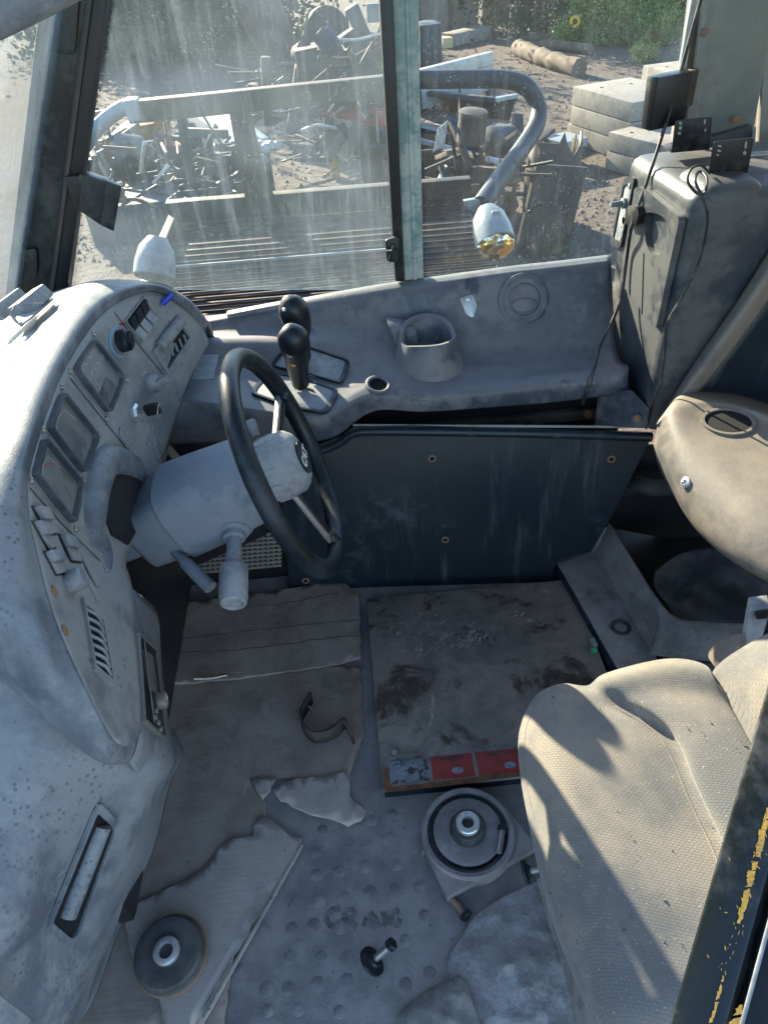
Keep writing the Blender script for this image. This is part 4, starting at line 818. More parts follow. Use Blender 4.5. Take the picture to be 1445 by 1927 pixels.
# ------------------------------------------------------------------ seat
se = thing('driver_seat', P(1250, 1560, z=.2), 'grey woven fabric driver seat cushion and backrest in sun and shadow', 'seat')
ST = [[(1035, 1330, 0.210), (1050, 1300, 0.210), (1080, 1295, 0.210), (1115, 1290, 0.210), (1160, 1280, 0.210), (1250, 1265, 0.210), (1330, 1270, 0.210), (1370, 1290, 0.210)],
      [(1012, 1330, 0.300), (1012, 1306, 0.375), (1055, 1288, 0.400), (1106, 1294, 0.375), (1140, 1268, 0.410), (1250, 1241, 0.425), (1322, 1250, 0.425), (1352, 1285, 0.400)],
      [(985, 1400, 0.290), (982, 1362, 0.375), (1045, 1335, 0.428), (1160, 1335, 0.398), (1195, 1312, 0.430), (1290, 1305, 0.435), (1365, 1325, 0.430), (1385, 1345, 0.400)],
      [(990, 1470, 0.280), (980, 1440, 0.360), (1052, 1425, 0.432), (1242, 1390, 0.405), (1272, 1375, 0.436), (1350, 1380, 0.440), (1410, 1400, 0.430), (1425, 1415, 0.400)],
      [(1012, 1580, 0.270), (1000, 1555, 0.355), (1080, 1530, 0.430), (1290, 1492, 0.405), (1318, 1478, 0.436), (1400, 1475, 0.440), (1455, 1490, 0.435), (1475, 1500, 0.410)],
      [(1045, 1715, 0.260), (1032, 1695, 0.345), (1112, 1672, 0.425), (1338, 1594, 0.403), (1365, 1580, 0.432), (1440, 1570, 0.438), (1500, 1580, 0.435), (1525, 1590, 0.410)],
      [(1092, 1845, 0.250), (1078, 1828, 0.335), (1152, 1810, 0.412), (1385, 1712, 0.400), (1412, 1696, 0.426), (1490, 1680, 0.430), (1550, 1690, 0.430), (1575, 1700, 0.410)],
      [(1150, 1960, 0.240), (1130, 1945, 0.310), (1200, 1935, 0.380), (1430, 1850, 0.400), (1460, 1840, 0.415), (1540, 1820, 0.420), (1600, 1830, 0.420), (1625, 1840, 0.400)],
      [(1190, 2000, 0.160), (1180, 1990, 0.210), (1240, 1985, 0.260), (1460, 1930, 0.280), (1490, 1920, 0.290), (1570, 1900, 0.290), (1640, 1900, 0.290), (1650, 1900, 0.290)]]
_, SS = sheet('cushion', [[P(a, b, z=c) for a, b, c in r] for r in ST], 'fabric', se, 8, 9, .004)
tube('groove_piping', [SS.hit(*p)[0]+SS.hit(*p)[1]*-.001 for p in [(1108, 1294), (1162, 1333), (1205, 1358), (1242, 1390), (1270, 1440), (1290, 1490), (1315, 1545), (1338, 1592), (1360, 1650)]], .0022, 'fabric', se, 8, 5)
tube('seam', [SS.hit(*p)[0]-SS.hit(*p)[1]*.0005 for p in [(1352, 1290), (1380, 1338), (1416, 1402), (1450, 1470)]], .003, 'fabric', se, 8, 5)
tube('seam', [SS.hit(*p)[0]-SS.hit(*p)[1]*.0008 for p in [(1012, 1318), (990, 1372), (988, 1450), (1008, 1560), (1042, 1700), (1090, 1835)]], .002, 'fabric', se, 8, 5)
BK = [[(1338, 1275, 0.400), (1372, 1330, 0.415), (1408, 1395, 0.422), (1452, 1470, 0.428), (1500, 1560, 0.430)], [(1345, 1258, 0.435), (1392, 1310, 0.460), (1432, 1370, 0.465), (1480, 1440, 0.465), (1540, 1530, 0.460)],
      [(1375, 1232, 0.460), (1425, 1270, 0.505), (1475, 1325, 0.520), (1530, 1400, 0.520), (1600, 1490, 0.510)], [(1445, 1192, 0.490), (1500, 1225, 0.560), (1560, 1280, 0.590), (1620, 1350, 0.590), (1690, 1430, 0.580)], [(1520, 1165, 0.510), (1600, 1180, 0.620), (1660, 1220, 0.680), (1740, 1290, 0.680), (1800, 1350, 0.660)]]
sheet('backrest', [[P(a, b, z=c) for a, b, c in r] for r in BK], 'fabric', se, 6, 7)
box('seat_pan', P(1290, 1600, z=.27), (.3, .36, .05), 'blackclean', se, rz(-14), .02)
box('seat_base', P(1330, 1560, z=.12), (.26, .28, .24), 'blackclean', se, rz(-14), .02)
bk = thing('belt_buckle', P(1400, 1220, z=.42), 'grey seat belt buckle receiver with pale sleeve behind the seat', 'buckle')
prism('sleeve', [P(a, b, z=c) for a, b, c in [(1344, 1232, .40), (1356, 1205, .43), (1395, 1190, .46), (1408, 1200, .46), (1400, 1238, .43), (1362, 1258, .42)]], V((0, .02, -.03)), 'ledge', bk, .008)
prism('receiver', [P(*p, d=1.31) for p in rp([(1396, 1240), (1412, 1148), (1450, 1144), (1440, 1180), (1424, 1240)], 4)], V((.01, .03, 0)), 'greyplastic', bk, .004)
prism('receiver_slot', [P(*p, d=1.302) for p in [(1420, 1156), (1446, 1152), (1444, 1164), (1424, 1166)]], V((.003, .006, 0)), 'shade_black', bk)
rn = random.Random(11)
lf = thing('seat_debris', SS.hit(1200, 1500)[0], 'small dark bits of leaf and dirt scattered over the seat cushion', 'debris', kind='stuff'); bpy.data.objects.remove(lf)
vs = []; fs = []
for k in range(46):
    px, py = rn.uniform(1010, 1400), rn.uniform(1290, 1800); q, n = SS.hit(px, py); t = frame(V(), n); a = rn.uniform(0, 6.3); L = rn.choice((.0012, .0018, .004)); W_ = L*.35
    u = t@V((math.cos(a), math.sin(a), 0)); v_ = t@V((-math.sin(a), math.cos(a), 0)); b0_ = len(vs); q = q+n*.002
    vs += [q-u*L, q+v_*W_+n*.002, q+u*L, q-v_*W_]; fs.append((b0_, b0_+1, b0_+2, b0_+3))
obj('seat_debris', vs, fs, 'stain', None, label='small dark bits of leaf and dirt scattered over the seat cushion', cat='debris', kind='stuff')

# ------------------------------------------------------------------ near door frame
df = thing('door_frame', P(1350, 1800, d=.7), 'black door frame post with worn yellow paint in the lower right corner', 'door frame')
def dfp(px, py, t, off=0): return P(px, py, d=.80-.17*t+off)
L0, L1 = (1462, 1240), (1250, 1975)
def dstrip(name, o0, o1, off, th, mat, bev_=.002):
    a, b = V(L0), V(L1); pts = [dfp(a.x+o0, a.y, 0, off), dfp(a.x+o1, a.y, 0, off), dfp(b.x+o1*1.1, b.y, 1, off), dfp(b.x+o0*1.1, b.y, 1, off)]
    return prism(name, pts, V((.02, .03, -.0))*th, mat, df, bev_)
dstrip('outer_face', 0, 96, 0, 1.0, 'frameblack', .004)
dstrip('seal_channel', 84, 120, .012, .6, 'blackclean', .003)
dstrip('inner_face', 112, 330, .004, 1.0, 'frameblack', .004)
dstrip('edge_bead', 118, 126, -.002, .3, 'greyplastic', .001)
DF = Surf([dfp(L0[0]-20, L0[1], 0), dfp(L0[0]+400, L0[1], 0), dfp(L1[0]+440, L1[1], 1), dfp(L1[0]-20, L1[1], 1)], [(0, 1, 2, 3)])
rn = random.Random(4)
def chips(name, c0, c1, n, wid, lenr, seed):
    rr = random.Random(seed); vs = []; fs = []
    for k in range(n):
        t = rr.random(); c = V(c0).lerp(V(c1), t)+V((rr.gauss(0, wid), rr.gauss(0, 6))); a = rr.uniform(.9, 1.9) if rr.random() < .7 else rr.uniform(0, 3); L = rr.uniform(*lenr); w_ = L*rr.uniform(.12, .4); u = V((math.cos(a), math.sin(a))); v_ = V((-u.y, u.x)); b0_ = len(vs)
        for s, tt in ((-1, 0), (-.3, .8), (.5, .6), (1, .1), (.2, -.7), (-.6, -.5)):
            q, n_ = DF.hit(*(c+u*L*s+v_*w_*tt)); vs.append(q+n_*.0009)
        fs.append(tuple(range(b0_, b0_+6)))
    return obj(name, vs, fs, 'yellowworn', df)
def wornstripe(ctr, seed, step=5):
    rr = random.Random(seed); left = []; right = []
    for k in range(len(ctr)-1):
        a, b = V(ctr[k][:2]), V(ctr[k+1][:2]); wa, wb = ctr[k][2], ctr[k+1][2]; n = max(2, int((b-a).length/step))
        for i in range(n):
            t = i/n; c = a.lerp(b, t); w_ = wa+(wb-wa)*t; left.append(c+V((-w_*rr.uniform(.3, 1.2), rr.uniform(-5, 5)))); right.append(c+V((w_*rr.uniform(.5, 1), rr.uniform(-3, 3))))
    vs = []; fs = []
    for l, r_ in zip(left, right):
        for c in (l, r_): q, n_ = DF.hit(*c); vs.append(q+n_*.0008)
    fs = [(2*i, 2*i+1, 2*i+3, 2*i+2) for i in range(len(left)-1) if rr.random() > .1]
    return obj('worn_paint', vs, fs, 'yellowworn', df)
wornstripe([(1446, 1520, 4), (1432, 1580, 8), (1415, 1640, 8), (1400, 1700, 8), (1388, 1745, 3)], 3); wornstripe([(1360, 1840, 2), (1350, 1880, 4), (1336, 1930, 4)], 4); wornstripe([(1394, 1885, 5), (1380, 1940, 14)], 6)
chips('worn_paint', (1440, 1560), (1360, 1830), 34, 5, (2, 6), 5); chips('worn_paint', (1400, 1600), (1340, 1850), 9, 18, (2, 6), 9)

# ------------------------------------------------------------------ floor plate
fp = thing('floor_plate', P(900, 1300, z=0), 'scuffed rusty steel floor plate with red warning labels along its front edge', 'plate')
x0, x1, y0, y1, zt = -.015, .545, .825, 1.388, .034
prism('plate_sheet', [V((x0, y0, zt)), V((x1, y0, zt)), V((x1, y1, zt)), V((x0, y1, zt))], V((0, 0, -.006)), 'plate', fp, .0015)
prism('plate_skirt', [V((x0+.003, y0+.003, .028)), V((x1-.003, y0+.003, .028)), V((x1-.003, y1-.003, .028)), V((x0+.003, y1-.003, .028))], V((0, 0, -.026)), 'rubber', fp)
PS = Surf([V((-1, 0, zt)), V((2, 0, zt)), V((2, 2, zt)), V((-1, 2, zt))], [(0, 1, 2, 3)])
for px, py in ((712, 1143), (742, 1418), (1030, 1108)):
    q = P(px, py, z=zt); o = lathe('bolt_washer', [(.014, 0), (.014, .0015), (.008, .002), (.008, .001)], q, (0, 0, 1), 'plate', fp, 18); lathe('bolt', [(.007, .001), (.007, .004), (0, .005)], q, (0, 0, 1), 'steel', o, 6)
for k, (xa, xb, mt) in enumerate(((.002, .088, 'silverlabel'), (.095, .186, 'redlabel'), (.194, .29, 'redlabel'))):
    o = prism('warning_label', [V((xa, y0+.014, zt+.0003)), V((xb, y0+.014, zt+.0003)), V((xb, y0+.068, zt+.0003)), V((xa, y0+.068, zt+.0003))], V((0, 0, .0012)), mt, fp, .0003)
    if k: 
        text('label_lettering', 'ATTENTION', V(((xa+xb)/2, y0+.061, zt+.002)), (1, 0, 0), (0, 1, 0), .0085, 'stain', o, .0003)
        cxx = xa+.055 if k == 1 else xa+.07
        prism('worn_spot', [V((cxx+.013*math.cos(t), y0+.03+.008*math.sin(t), zt+.0018)) for t in [q*math.pi/7 for q in range(14)]], V((0, 0, .0004)), 'silverlabel', o)
strokes('rust_edge', PS, [[(724, 1488), (800, 1480), (880, 1470), (985, 1456)]], 9, 'rustedge', fp, .0016)
strokes('rust_edge', PS, [[(726, 1446), (728, 1470), (732, 1486)]], 11, 'rustedge', fp, .0012)
vs = []; fs = []; rr = random.Random(2)
SCR = [(790, 1225, 16), (830, 1195, 20), (880, 1200, 18), (900, 1190, 14), (770, 1190, 10), (860, 1215, 12), (815, 1320, 10), (812, 1345, 9), (745, 1185, 7), (790, 1160, 6), (960, 1150, 7), (1010, 1165, 7)]
for (px, py, n) in SCR:
    for k in range(n):
        c = V((px+rr.gauss(0, 14), py+rr.gauss(0, 8))); a = rr.gauss(-.5, .5) if py < 1300 else 1.7+rr.gauss(0, .15); L = rr.uniform(2, 9); w_ = rr.uniform(.4, 1.6); u = V((math.cos(a), math.sin(a))); v_ = V((-u.y, u.x)); b0_ = len(vs)
        if py > 1300: c.x = px+rr.gauss(0, 2)
        for s, tt in ((-1, 0), (-.2, 1), (1, .2), (.1, -1)): q, n_ = PS.hit(*(c+u*L*s+v_*w_*tt)); vs.append(q+n_*.0007)
        fs.append((b0_, b0_+1, b0_+2, b0_+3))
o = obj('scratches', vs, fs, 'cardedge', fp); o['kind'] = 'stuff'

# ------------------------------------------------------------------ cardboard
def smooth2(ln): return [tuple(p[:2]) for p in smooth_path([V((a, b, 0)) for a, b in ln], 8)]
def card(poly, z, th, mat, label, seed, amp=.004, wav=.004, group='torn cardboard on the cab floor'):
    pts = jag([P(a, b, z=z) for a, b in poly], .014, amp, seed); bm = bmesh.new(); a = [bm.verts.new(p) for p in pts]; bm.faces.new(a)
    bmesh.ops.triangulate(bm, faces=bm.faces, ngon_method='EAR_CLIP')
    for _ in range(4): 
        es = [e for e in bm.edges if e.calc_length() > .03]
        if es: bmesh.ops.subdivide_edges(bm, edges=es, cuts=1); bmesh.ops.triangulate(bm, faces=[f for f in bm.faces if len(f.verts) > 3])
    rr = random.Random(seed); ph = [rr.uniform(0, 6) for _ in range(4)]
    for v in bm.verts: v.co.z += wav*(.5+.25*math.sin(v.co.x*17+ph[0]+v.co.y*6)+.25*math.sin(v.co.y*29+ph[1]-v.co.x*9))
    o = bobj('cardboard_sheet', bm, mat, None, 50, label=label, cat='cardboard', group=group)
    md = o.modifiers.new('s', 'SOLIDIFY'); md.thickness = th; md.offset = 0
    return o
card([(285, 1165), (330, 1140), (420, 1126), (500, 1116), (648, 1092), (660, 1108), (676, 1120), (679, 1242), (600, 1258), (520, 1268), (440, 1280), (300, 1292)], .013, .005, 'card', 'upper brown corrugated cardboard sheet below the steering wheel', 1, .0025)
card([(296, 1262), (440, 1258), (560, 1250), (678, 1256), (682, 1330), (684, 1390), (664, 1442), (657, 1462), (470, 1468), (496, 1502), (505, 1540), (488, 1620), (440, 1780), (420, 1960), (90, 1960), (240, 1560), (285, 1360)], .004, .004, 'card', 'large brown cardboard sheet under the metal strap and round rubber mount', 2, .0025, .002)
card([(236, 1712), (300, 1682), (380, 1640), (412, 1600), (440, 1580), (478, 1575), (482, 1545), (497, 1537), (515, 1547), (542, 1572), (570, 1578), (566, 1602), (510, 1690), (440, 1800), (385, 1915), (380, 1965), (300, 1965), (306, 1905), (298, 1862), (262, 1830), (246, 1790)], .0105, .005, 'card2', 'torn pale cardboard corner with a straight white edge at the bottom', 3, .004, .003)
beam('cut_edge', P(569, 1590, z=.016), P(384, 1920, z=.016), .006, .004, 'cardedge', bpy.data.objects['cardboard_sheet.002'], .001)
card([(510, 1488), (530, 1475), (560, 1466), (655, 1456), (658, 1500), (690, 1528), (680, 1545), (655, 1556), (600, 1538), (528, 1510)], .011, .005, 'card2', 'small pale torn cardboard scrap beside the floor plate label', 4, .004, .004)
card([(470, 1467), (520, 1466), (508, 1490), (495, 1506)], .0095, .004, 'card2', 'tiny triangular cardboard scrap left of the pale scrap', 5, .002, .002)
CF = Surf([V((-2, -1, .0155)), V((3, -1, .0155)), V((3, 3, .0155)), V((-2, 3, .0155))], [(0, 1, 2, 3)])
for k, ln in enumerate(([(300, 1210), (420, 1195), (560, 1180), (674, 1168)], [(420, 1150), (520, 1138), (640, 1118)], [(330, 1230), (480, 1222), (600, 1205), (676, 1200)])):
    strokes('crease', CF, [[(a+random.uniform(-3, 3), b+random.uniform(-2, 2)) for a, b in smooth2(ln)]], 1.1, 'stain', bpy.data.objects['cardboard_sheet'], .0042)
tube('cable_tie', [P(365, 1278, z=.022), P(395, 1277, z=.022), P(412, 1274, z=.023), P(427, 1271, z=.022)], .0022, 'white', None, 6, 4, label='short white plastic strip lying on the cardboard', cat='strip')

# ------------------------------------------------------------------ loose parts on the floor
def ringprof(*pr): return list(pr)
m1 = thing('rubber_mount', P(325, 1790, z=.014), 'round black rubber mount with rusty steel sleeve on the torn cardboard', 'mount')
q = P(325, 1800, z=.016); ax = V((-.05, -.12, 1)).normalized()
lathe('rubber_body', [(.058, 0), (.066, .003), (.067, .012), (.062, .016), (.062, .028), (.058, .034), (.045, .036), (.028, .034)], q, ax, 'dustyrubber', m1, 40)
lathe('rusty_rim', [(.067, .006), (.0685, .008), (.0685, .012), (.067, .013)], q, ax, 'rust', m1, 40)
lathe('sleeve', [(.024, .03), (.024, .042), (.020, .044), (.0135, .044), (.0125, .040), (.0125, .01)], q, ax, 'bright_steel', m1, 28); lathe('bore', [(.013, .03), (0, .03)], q, ax, 'rustedge', m1, 18)
m2 = thing('engine_mount', P(875, 1580, z=0), 'round rubber and steel mount in a grey bracket below the red label', 'mount')
prism('bracket', [P(*p, z=.03) for p in [(793, 1606), (800, 1600), (842, 1690), (1008, 1596), (1000, 1580), (950, 1516), (870, 1505), (810, 1540)]], V((0, 0, -.022)), 'floor', m2, .003)
q = P(880, 1568, z=.034); ax = V((-.02, -.03, 1)).normalized()
lathe('outer_ring', [(.094, -.03), (.094, .006), (.090, .009), (.082, .008), (.080, .0)], q, ax, 'floor', m2, 44)
lathe('rubber_ring', [(.080, -.01), (.080, .004), (.070, .002), (.069, .006)], q, ax, 'blackclean', m2, 44)
lathe('inner_disc', [(.069, .0), (.069, .009), (.062, .012), (.036, .014), (.033, .018)], q, ax, 'stud', m2, 44)
lathe('rubber_hub', [(.036, .012), (.036, .026), (.030, .036), (.022, .037)], q, ax, 'dustyrubber', m2, 32)
lathe('sleeve', [(.024, .034), (.024, .046), (.022, .048), (.0125, .048), (.011, .042), (.011, .03)], q, ax, 'bright_steel', m2, 28); lathe('bore', [(.0115, .036), (0, .036)], q, ax, 'shade_black', m2, 18)
def bolt(label, a, b, wr, name='loose_bolt', mat='steel'):
    t = thing(name, a, label, 'bolt', 'loose bolts on the floor'); a = V(a); b = V(b); ax = (b-a).normalized(); L = (b-a).length
    if wr: lathe('washer', [(wr*.35, 0), (wr, .001), (wr, .006), (wr*.6, .010), (wr*.5, .014), (wr*.3, .014)], a, ax, 'rubber', t, 26)
    lathe('shank', [(.0068, 0), (.0068, L-.008)], a, ax, mat, t, 14); lathe('head', [(.012, L-.01), (.012, L-.002), (.010, L), (0, L)], a, ax, 'rubber', t, 6)
    return t
bolt('loose bolt standing tilted through a wide washer in the middle of the floor', P(698, 1812, z=.012), P(740, 1775, z=.055), .026)
bolt('loose bolt with washers lying against the seat edge', P(985, 1642, z=.03), P(1030, 1634, z=.045), .022)
bolt('short rusty bolt beneath the mount bracket corner', P(848, 1690, z=.012), P(880, 1728, z=.012), 0, mat='rust')
bolt('small bolt lying on the mount bracket beside the rubber disc', P(938, 1605, z=.045), P(946, 1556, z=.045), 0)
# strap
cp = [(586, 1322), (574, 1342), (567, 1360), (572, 1382), (590, 1398), (612, 1398), (634, 1388), (650, 1372)]; path = smooth_path([P(a, b, z=.014) for a, b in cp], 5); vs = []
for k, p in enumerate(path): vs += [p, p+V((0, 0, .042))]
nb = len(path); e0 = path[-1]; e1 = P(664, 1402, z=.014)
vs += [e1, e1+V((.0, 0, .042))]; path.append(e1)
o = obj('metal_strap', vs, [(2*i, 2*i+2, 2*i+3, 2*i+1) for i in range(len(path)-1)], 'darksteel', None, 40, label='curved dark metal pipe strap standing on the cardboard', cat='strap'); md = o.modifiers.new('s', 'SOLIDIFY'); md.thickness = .005
o2 = prism('strap_hole', [P(584, 1330, z=.036)+V((.009*math.cos(t)*.6, -.006-.009*math.cos(t)*.8, .009*math.sin(t))) for t in [k*math.pi/6 for k in range(12)]], V((-.001, -.001, 0)), 'floor', o)
gc = thing('plug_connector', P(1117, 1215, z=.04), 'small grey cable plug with a bright green end on the plate', 'connector')
box('plug_body', P(1117, 1210, z=.045), (.012, .028, .012), 'greyplastic', gc, rz(5), .003); box('green_end', P(1118, 1224, z=.045), (.013, .010, .012), 'greenbit', gc, rz(5), .002)
# crumpled plastic sheet
def crumple(rows, label, seed, mat='bagplastic', amp=.012):
    vs, fs = grid_geo(rows, 16, 16); rr = random.Random(seed); ph = [(rr.uniform(-75, 75), rr.uniform(-75, 75), rr.uniform(0, 6)) for _ in range(7)]
    vs = [v+V((0, 0, amp*(sum(1-abs(math.sin(v.x*a+v.y*b+c)) for a, b, c in ph)/7)**2*1.8)) for v in vs]
    o = obj('plastic_sheet', vs, fs, mat, None, 30, label=label, cat='plastic sheet', group='crumpled sheets by the seat'); md = o.modifiers.new('s', 'SOLIDIFY'); md.thickness = .002
crumple([[P(850, 1795, z=0.006), P(900, 1720, z=0.006), P(985, 1670, z=0.011), P(1035, 1648, z=0.017)], [P(842, 1825, z=0.008), P(925, 1790, z=0.017), P(1000, 1745, z=0.022), P(1050, 1720, z=0.022)],
         [P(868, 1890, z=0.008), P(950, 1870, z=0.019), P(1015, 1830, z=0.028), P(1075, 1810, z=0.028)], [P(905, 1975, z=0.008), P(980, 1965, z=0.017), P(1060, 1950, z=0.028), P(1120, 1940, z=0.028)]], 'crumpled dirty plastic sheet on the floor beside the seat', 5, 'bagplastic', .007)
crumple([[P(848, 1845, z=.01), P(865, 1840, z=.02), P(880, 1860, z=.015)], [P(800, 1870, z=.006), P(840, 1880, z=.03), P(895, 1905, z=.02)], [P(750, 1915, z=.006), P(820, 1930, z=.03), P(915, 1950, z=.02)], [P(760, 1965, z=.006), P(830, 1970, z=.02), P(930, 1975, z=.02)]], 'folded brown sheet corner at the bottom edge', 6, 'cloth', .008)
crumple([[P(1010, 1655, z=.035), P(1035, 1650, z=.05), P(1045, 1655, z=.04)], [P(1030, 1730, z=.04), P(1055, 1725, z=.075), P(1075, 1730, z=.05)], [P(1060, 1820, z=.045), P(1085, 1815, z=.09), P(1110, 1820, z=.06)], [P(1090, 1940, z=.05), P(1120, 1940, z=.09), P(1150, 1940, z=.06)]], 'dark cloth edge hanging below the seat cushion', 8, 'cloth', .008)
rr = random.Random(9); vs = []; fs = []
for k in range(420):
    px, py = rr.uniform(330, 1080), rr.uniform(1130, 1920); q = P(px, py, z=.0)
    if .005 < q.x < .55 and .82 < q.y < 1.39: q = P(px, py, z=.034)
    elif px < 680: q = P(px, py, z=.02)
    s = rr.choice((.0008, .001, .0012, .0018, .0025)); b0_ = len(vs); a = rr.uniform(0, 6)
    vs += [q+V((s*math.cos(a), s*math.sin(a), .0004)), q+V((s*math.cos(a+2.1), s*math.sin(a+2.1), .0004)), q+V((s*math.cos(a+4.2), s*math.sin(a+4.2), .0004)), q+V((0, 0, s+.0005))]; fs += [(b0_, b0_+1, b0_+3), (b0_+1, b0_+2, b0_+3), (b0_+2, b0_, b0_+3)]
obj('floor_grit', vs, fs, 'stone', None, label='fine grit and crumbs scattered over the cab floor', cat='grit', kind='stuff')
# ------------------------------------------------------------------ yard outside
obj('ground', [(-300, 1.9, GZ), (300, 1.9, GZ), (300, 600, GZ), (-300, 600, GZ), (-300, -200, GZ), (300, -200, GZ)], [(0, 1, 2, 3), (4, 5, 1, 0)], 'ground', kind='structure')
rr = random.Random(21); vs = []; fs = []
for k in range(5200):
    px, py = rr.uniform(120, 1180), 30+470*rr.random()**.8
    q = G(px, py); s = rr.choice((.012, .018, .02, .03, .045))*(1 if q.y < 16 else 1.5); b0_ = len(vs); a = rr.uniform(0, 6)
    for t in range(5): vs.append(q+V((s*math.cos(a+t*1.257)*rr.uniform(.7, 1.2), s*math.sin(a+t*1.257)*rr.uniform(.7, 1.2), 0)))
    vs.append(q+V((s*.2, 0, s*rr.uniform(.5, .9)))); fs += [(b0_+t, b0_+(t+1) % 5, b0_+5) for t in range(5)]
obj('gravel', vs, fs, 'stone', None, label='loose gravel stones over the dirt yard', cat='gravel', kind='stuff')
# truck deck, rail, lamps
YD = 3.0; DZ = .55
dk = thing('slatted_deck', P(550, 480, z=DZ), 'dark slatted deck outside below the side window', 'deck')
for k in range(17):
    py = 402+k*10.5; y = P(550, py, z=DZ).y
    prism('slat', [V((-.62, y, DZ)), V((.50, y-.0, DZ)), V((.50, y-.011, DZ+.004)), V((-.62, y-.011, DZ+.004))], V((0, 0, -.008)), 'brownsteel', dk)
prism('deck_tray', [V((-.66, 2.05, DZ-.03)), V((.52, 2.05, DZ-.03)), V((.52, 3.05, DZ-.03)), V((-.66, 3.05, DZ-.03))], V((0, 0, -.02)), 'darksteel', dk)
for x in (-.64,): beam('side_bar', V((x, 2.0, DZ)), V((x, 3.05, DZ)), .03, .05, 'darksteel', dk)
beam('rear_bar', V((-.66, 3.06, DZ+.02)), V((.54, 3.06, DZ+.02)), .05, .09, 'darksteel', dk)
beam('stay_wire', P(320, 502, z=DZ+.05), P(735, 468, z=DZ+.05), .006, .006, 'palesteel', dk, 0)
beam('fender_edge', V((-2.2, 2.75, .2)), V((-.62, 2.35, DZ-.1)), .08, .05, 'darksteel', dk)
hr = thing('guard_rail', P(470, 400, y=YD), 'dark steel guard rail with bent tube ends outside the window', 'rail')
beam('top_bar', P(240, 210, y=YD), P(760, 158, y=YD), .05, .07, 'brownsteel', hr, .004)
tube('left_bend', [P(95, 420, y=YD), P(125, 330, y=YD), P(160, 272, y=YD), P(195, 228, y=YD), P(237, 200, y=YD), P(262, 200, y=YD)], .026, 'palesteel', hr, 12, 6)
beam('sleeve', P(238, 205, y=YD), P(264, 203, y=YD), .07, .07, 'palesteel', hr, .01)
prism('post', [P(*p, y=YD) for p in [(428, 200), (462, 196), (512, 402), (466, 402)]], V((.01, .04, 0)), 'brownsteel', hr, .006)
prism('post_brace', [P(*p, y=YD+.03) for p in [(488, 300), (505, 402), (512, 402), (520, 398)]], V((.01, .02, 0)), 'brownsteel', hr, .004)
prism('left_post', [P(*p, y=YD) for p in [(330, 212), (344, 210), (368, 345), (350, 345)]], V((.005, .03, 0)), 'darksteel', hr, .004)
arm = thing('lamp_arm', P(900, 385, y=YD), 'thick grey tube arm bent round towards the foil covered lamp', 'arm')
tube('arm_tube', [P(740, 150, y=YD), P(800, 149, y=YD), P(880, 148, y=YD), P(950, 149, y=YD), P(990, 162, y=YD-.01), P(1011, 195, y=YD-.02), P(1010, 232, y=YD-.08), P(985, 275, y=YD-.2), P(950, 322, y=YD-.4), P(905, 386, y=YD-.6)], .031, 'bluesteel', arm, 14, 6)
prism('arm_bracket', [P(*p, y=YD-.6) for p in [(872, 378), (905, 372), (915, 392), (900, 402), (884, 395)]], V((0, .02, 0)), 'palesteel', arm, .003)
def lamp(q, ax, r, L, label, foil, hm='palesteel'):
    t = thing('work_lamp', q, label, 'lamp'); 
    lathe('housing', [(0, -L), (r*.5, -L*.96), (r*.85, -L*.7), (r, -L*.3), (r, 0), (r*.94, .004), (r*.9, -.004)], q, ax, hm, t, 28)
    if foil:
        bm = bmesh.new(); bmesh.ops.create_icosphere(bm, subdivisions=3, radius=r*.93); F_ = frame(V(), V(ax)); rn_ = random.Random(5)
        for v in bm.verts: c = v.co*rn_.uniform(.9, 1.08); c.z = c.z*.6+.005; v.co = q+F_@c
        bobj('foil_face', bm, 'foil', t)
    else: lathe('lens_ring', [(r*.9, 0), (r*.5, .006), (0, .008)], q, ax, 'screen', t, 20)
    prism('bracket', [q+V((-.02, 0, r*.9)), q+V((.02, 0, r*.9)), q+V((.012, .02, r*1.5)), q+V((-.012, .02, r*1.5))], V((0, .01, 0)), 'steel', t, .002)
lamp(P(933, 458, y=YD-.72), V((.12, -.8, -.6)).normalized(), .062, .13, 'round work lamp covered with crumpled gold and silver foil', True)
lamp(P(290, 520, y=YD-.75), V((-.2, -.6, -.8)).normalized(), .062, .12, 'pale silver work lamp at the lower left of the dirty window', False, 'greyplastic')

# concrete slabs
def slab_quad(L, F, B, z):
    l, f, b = P(*L, z=z), P(*F, z=z), P(*B, z=z); u = f-l; v_ = b-l; n = V((-u.y, u.x, 0)).normalized(); w_ = n*v_.dot(n); return [l, f, f+w_, l+w_]
def slabs(L, F, B, ztop, th, n, labels, jit=.03):
    q = slab_quad(L, F, B, ztop); rn_ = random.Random(n+L[0])
    for k in range(n):
        o = V((rn_.uniform(-jit, jit), rn_.uniform(-jit, jit), -k*(th+.01))); lab = labels[k] if isinstance(labels, (list, tuple)) else labels
        s = thing('concrete_slab', q[0]+o, lab, 'slab', 'stacked concrete slabs'); prism('slab_block', [p+o for p in q], V((0, 0, -th)), 'concrete', s, .015)
        if k == 0:
            for a, b in ((.25, .25), (.75, .75), (.3, .7)): p = q[0]+(q[1]-q[0])*a+(q[3]-q[0])*b; lathe('lifting_hole', [(.03, .002), (0, .002)], p, (0, 0, 1), 'shade_black', s, 10)
slabs((1078, 161), (1190, 192), (1168, 139), -1.07, .265, 3, ['top concrete slab of the three high stack', 'middle concrete slab of the three high stack', 'bottom concrete slab of the three high stack'])
slabs((1148, 247), (1250, 272), (1200, 228), -1.38, .25, 2, ['upper concrete slab of the near stack behind the black cable', 'lower concrete slab of the near stack behind the black cable'])
slabs((1207, 121), (1310, 150), (1260, 100), -1.05, .4, 2, ['concrete slab on the rear stack beyond the black bracket', 'lower slab of the rear stack beyond the black bracket'])
